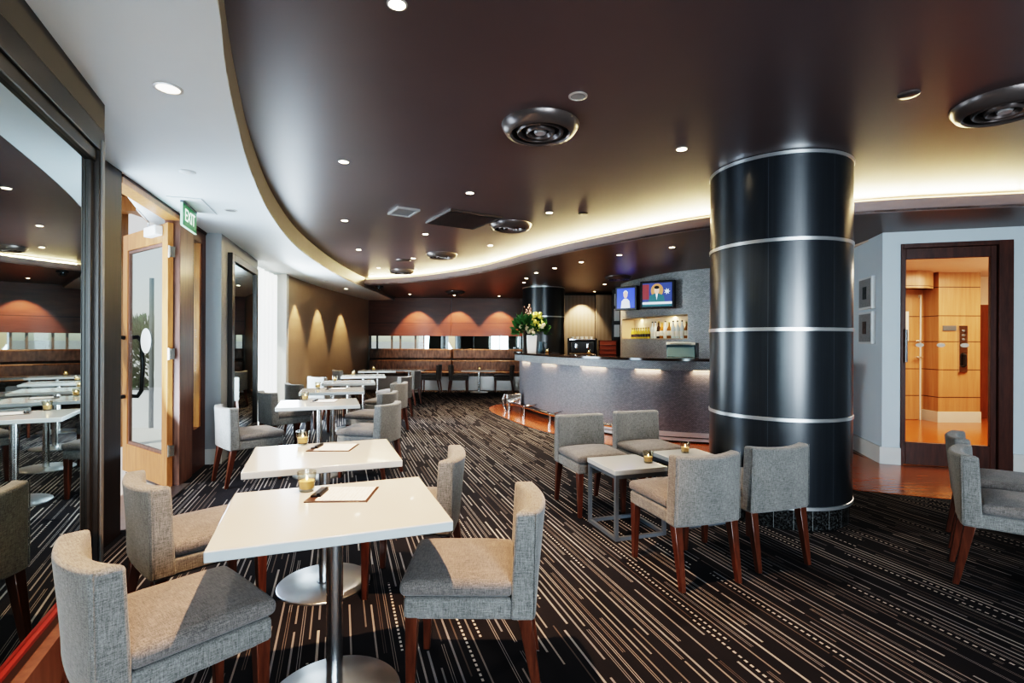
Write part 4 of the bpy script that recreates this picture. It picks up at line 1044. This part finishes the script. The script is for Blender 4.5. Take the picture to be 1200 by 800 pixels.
# ------------------------------------------------------------------ outside the door
bm = BM(); box(bm, -16, -2.9, -2, 18, -.12, -.07); struct('ground_outside', bm, M['paving'])
bm = BM(); box(bm, -9.5, -4.75, 8.45, 8.75, -.07, .52); o = struct('wall_outside', bm, M['concrete_out'])
bm = BM(); box(bm, -5.80, -5.3, 8.3, 8.6, -.07, 2.6); o = struct('wall_outside_pier', bm, M['concrete_out'])
bm = BM(); box(bm, -12, -4.6, 12.5, 12.8, -.07, 6); struct('wall_outside_building', bm, M['concrete_out'])
ow = thing('outside_window', 'dark blue window in the white building outside the door', 'window', (-7.6, 12.49, 2.9)); link('pane', dbox(-.5, .5, -.03, 0, -.5, .5), M['out_blue'], ow); bm = BM()
for a in ((-.55, -.5, -.55, .55), (.5, .55, -.55, .55), (-.5, .5, -.55, -.5), (-.5, .5, .5, .55)): box(bm, a[0], a[1], -.06, 0, a[2], a[3])
link('window_frame', bm, M['white_plastic'], ow)
bm = BM(); leafs(bm, 5200, -6.6, 9.45, .85, 1.5, .45, .95, .15); o = link('hedge', bm, M['hedge']); o['kind'] = 'stuff'; o['label'] = 'green hedge behind the low white wall outside the door'; o['category'] = 'hedge'
bm = BM(); tube(bm, [(-5.95, 8.45, -.07), (-5.95, 8.45, 2.4)], .035, 10); o = link('terrace_post', bm, M['out_dark'], smooth=True); tag(o, 'thin dark post outside the glazed door', 'post')
pg = thing('pergola', 'timber pergola with beams outside the terrace door', 'pergola', (0, 0, 0))
link('post', one(box, -5.42, -5.28, 6.9, 7.04, -.07, 3.2), M['door_wood'], pg)
link('beam', one(box, -6.5, -3.3, 6.4, 6.55, 2.99, 3.17), M['door_wood'], pg)
link('beam', one(box, -5.42, -5.28, 3.5, 9, 3.17, 3.35), M['door_wood'], pg)
link('beam', one(box, -4.5, -4.36, 5.2, 9, 3.17, 3.35), M['jamb_wood'], pg)
link('roof_panel', one(box, -5.3, -4.4, 6.0, 9, 3.35, 3.38), M['out_dark'], pg)

# room shell behind the camera, with tall windows to the street
bm = BM(); pts = [(9.2, -3.4), (3.8, -3.4), (1.8, -3.4), (1.0, -3.4), (-.6, -3.4), (-2.0, -3.4)]
pts = pts[::-1]
ribbon(bm, pts, 0, Z_MAIN, -.2, holes=lambda i, k: k == 1 and i in (1, 3), zs=[0, .35, 2.45, Z_MAIN]); struct('wall_back', bm, M['back_wall'])
for k, (x0, x1) in enumerate(((-.6, 1.0), (1.8, 3.8))):
    w = sthing(f'window_{k + 3}', (0, -3.5, 0)); bm = BM()
    for x in (x0, (x0 + x1) / 2 - .025, x1 - .05): box(bm, x, x + .05, -.03, .03, .35, 2.45)
    box(bm, x0, x1, -.03, .03, .35, .40); box(bm, x0, x1, -.03, .03, 2.40, 2.45); link('window_frame', bm, M['frame_dark'], w)

# ------------------------------------------------------------------ lights
def lamp(kind, name, loc, energy, col, rot=None, target=None, **kw):
    l = bpy.data.lights.new(name, kind); l.energy = energy; l.color = col
    for k, v in kw.items(): setattr(l, k, v)
    o = bpy.data.objects.new(name, l); COL.objects.link(o); o.location = loc
    if target is not None: o.rotation_euler = (Vector(target) - Vector(loc)).to_track_quat('-Z', 'Y').to_euler()
    elif rot: o.rotation_euler = rot
    return o
WARM = (1, .74, .46); COOL = (.74, .88, 1.0); NEUT = (1, .93, .84)
for k, (x, y, lab) in enumerate(LIT):
    e = 75 if k else 290
    lamp('SPOT', 'downlight_lamp', (x, y, Z_MAIN - .03), e, (1, .85, .68) if k else (1, .62, .36), (0, 0, 0), spot_size=R(95), spot_blend=.6, shadow_soft_size=.022)
for k, (x, y, lab) in enumerate(DRK):
    if k in (8,): continue
    e = 75 if k < 9 else 150
    if k >= 9: lamp('SPOT', 'panel_lamp', (x, FY - .55, Z_DARK - .03), e, (1, .62, .36), target=(x, FY + .05, .9), spot_size=R(74), spot_blend=.35, shadow_soft_size=.02)
    else: lamp('SPOT', 'soffit_lamp', (x, y, Z_DARK - .03), e, WARM, (0, 0, 0), spot_size=R(90), spot_blend=.6, shadow_soft_size=.022)
for x, y, tx, ty in ((-3.74, 9.75, -4.13, 9.8), (-3.84, 11.2, -4.26, 11.2), (-3.84, 12.75, -4.27, 12.75)):
    lamp('SPOT', 'wall_wash_lamp', (x, y, Z_WHITE - .02), 85, (1, .70, .38), target=(tx, ty, .6), spot_size=R(58), spot_blend=.45, shadow_soft_size=.02)
lamp('SPOT', 'fluted_wall_lamp', (1.80, 12.85, Z_DARK - .03), 70, WARM, target=(1.78, 13.3, 1.2), spot_size=R(80), spot_blend=.5, shadow_soft_size=.02)
lamp('SPOT', 'eyeball_lamp', (-1.63, 2.42, Z_WHITE - .03), 22, NEUT, (0, 0, 0), spot_size=R(100), spot_blend=.7, shadow_soft_size=.04)
# cove lamps behind the lip
cv = offset(DEDGE, .07)
for i in range(14, len(DEDGE) - 4, 5):
    a, b = Vector(DEDGE[i]), Vector(DEDGE[min(i + 5, len(DEDGE) - 1)]); m = (a + b) / 2; t = (b - a).normalized(); n = Vector((-t.y, t.x)); n = -n if n.dot(Vector((0, 1))) < 0 else n
    L = (b - a).length; p = m + n * .05
    o = lamp('AREA', 'cove_lamp', (p.x, p.y, Z_LIP + .004), 16 * L, (1, .79, .42), shape='RECTANGLE', size=L * .98, size_y=.03)
    d = Vector((-n.x, -n.y, .30)).normalized()
    zax = -d; xax = Vector((t.x, t.y, 0)); yax = zax.cross(xax).normalized()
    o.matrix_world = Matrix(((xax.x, yax.x, zax.x, p.x), (xax.y, yax.y, zax.y, p.y), (xax.z, yax.z, zax.z, Z_LIP + .004), (0, 0, 0, 1)))
for i in range(14, len(LS) - 14, 9):
    a, b = Vector(LS[i]), Vector(LS[i + 4]); m = (a + b) / 2
    lamp('AREA', 'counter_lamp', (m.x, m.y, .985), 0.5, (1, .66, .42), (0, 0, math.atan2(b.y - a.y, b.x - a.x)), shape='RECTANGLE', size=(b - a).length, size_y=.03)
# niche lamp, lobby lamps, added lobby fill
nm = NB[len(NB) // 2]
for q in (offset(NB, .14)[5], offset(NB, .14)[len(NB) - 8]): lamp('AREA', 'niche_lamp', (q[0], q[1], 1.85), 3.2, (1, .80, .50), (0, 0, 0), shape='RECTANGLE', size=.6, size_y=.06)
lamp('AREA', 'lobby_lamp', (7.4, 7.6, 2.58), 56, (1, .84, .64), (0, 0, 0), shape='RECTANGLE', size=2.0, size_y=1.2)
lamp('AREA', 'lobby_lamp', (6.0, 6.6, 2.58), 30, (1, .86, .68), (0, 0, 0), shape='RECTANGLE', size=1.0, size_y=.8)
lamp('AREA', 'lobby_ceiling_fill', (8.9, 6.6, 1.7), 45, (1, .86, .68), (R(180), 0, 0), shape='RECTANGLE', size=1.5, size_y=1.0)  # added fill light out of view, brightens the lobby ceiling
# daylight
for x0, x1, e in ((-.6, 1.0, 230), (1.8, 3.8, 280)):
    lamp('AREA', 'street_daylight', ((x0 + x1) / 2, -3.62, 1.45), e, COOL, (R(90), 0, 0), shape='RECTANGLE', size=x1 - x0, size_y=2.1)
    bpy.data.objects[-1] if False else None
dc = DW(.65, -.45)
lamp('AREA', 'door_daylight', (dc[0], dc[1], 1.35), 50, (.62, .81, 1), target=(dc[0] + Dn.x, dc[1] + Dn.y, 1.95), shape='RECTANGLE', size=1.0, size_y=2.2)
wc_ = (w0 + w1) / 2 + Vector((wn.x, wn.y)) * .25
lamp('AREA', 'curtain_daylight', (wc_.x, wc_.y, 1.3), 75, (.70, .87, 1), target=(wc_.x + wn.x, wc_.y + wn.y, 1.25), shape='RECTANGLE', size=1.3, size_y=2.2)
sun = lamp('SUN', 'sun', (-8, -4, 8), 2.2, (1, .93, .82), target=(-8 + .50, -4 + .62, 8 - .75)); sun.data.angle = R(.6)
wd_ = bpy.data.worlds.new('World'); S.world = wd_; wd_.use_nodes = True
nt = wd_.node_tree; sky = nt.nodes.new('ShaderNodeTexSky'); sky.sky_type = 'NISHITA'; sky.sun_disc = False; sky.sun_elevation = R(48); sky.sun_rotation = R(200)
nt.links.new(sky.outputs[0], nt.nodes['Background'].inputs[0]); nt.nodes['Background'].inputs[1].default_value = .10

# ------------------------------------------------------------------ camera
cam = bpy.data.cameras.new('camera'); cam.sensor_width = 36; cam.lens = 18.0; cam.clip_start = .05; cam.clip_end = 100
co = bpy.data.objects.new('camera', cam); COL.objects.link(co); co.location = (0, 0, 1.38)
co.rotation_euler = (R(90), R(-.25), 0)
S.camera = co
S.view_settings.view_transform = 'Filmic'
try: S.view_settings.look = 'Very High Contrast'
except Exception: pass
S.view_settings.exposure = 0.74
S.cycles.max_bounces = 9; S.cycles.diffuse_bounces = 4; S.cycles.glossy_bounces = 5; S.cycles.transparent_max_bounces = 12
S.cycles.sample_clamp_indirect = 6
S.cycles.use_denoising = True
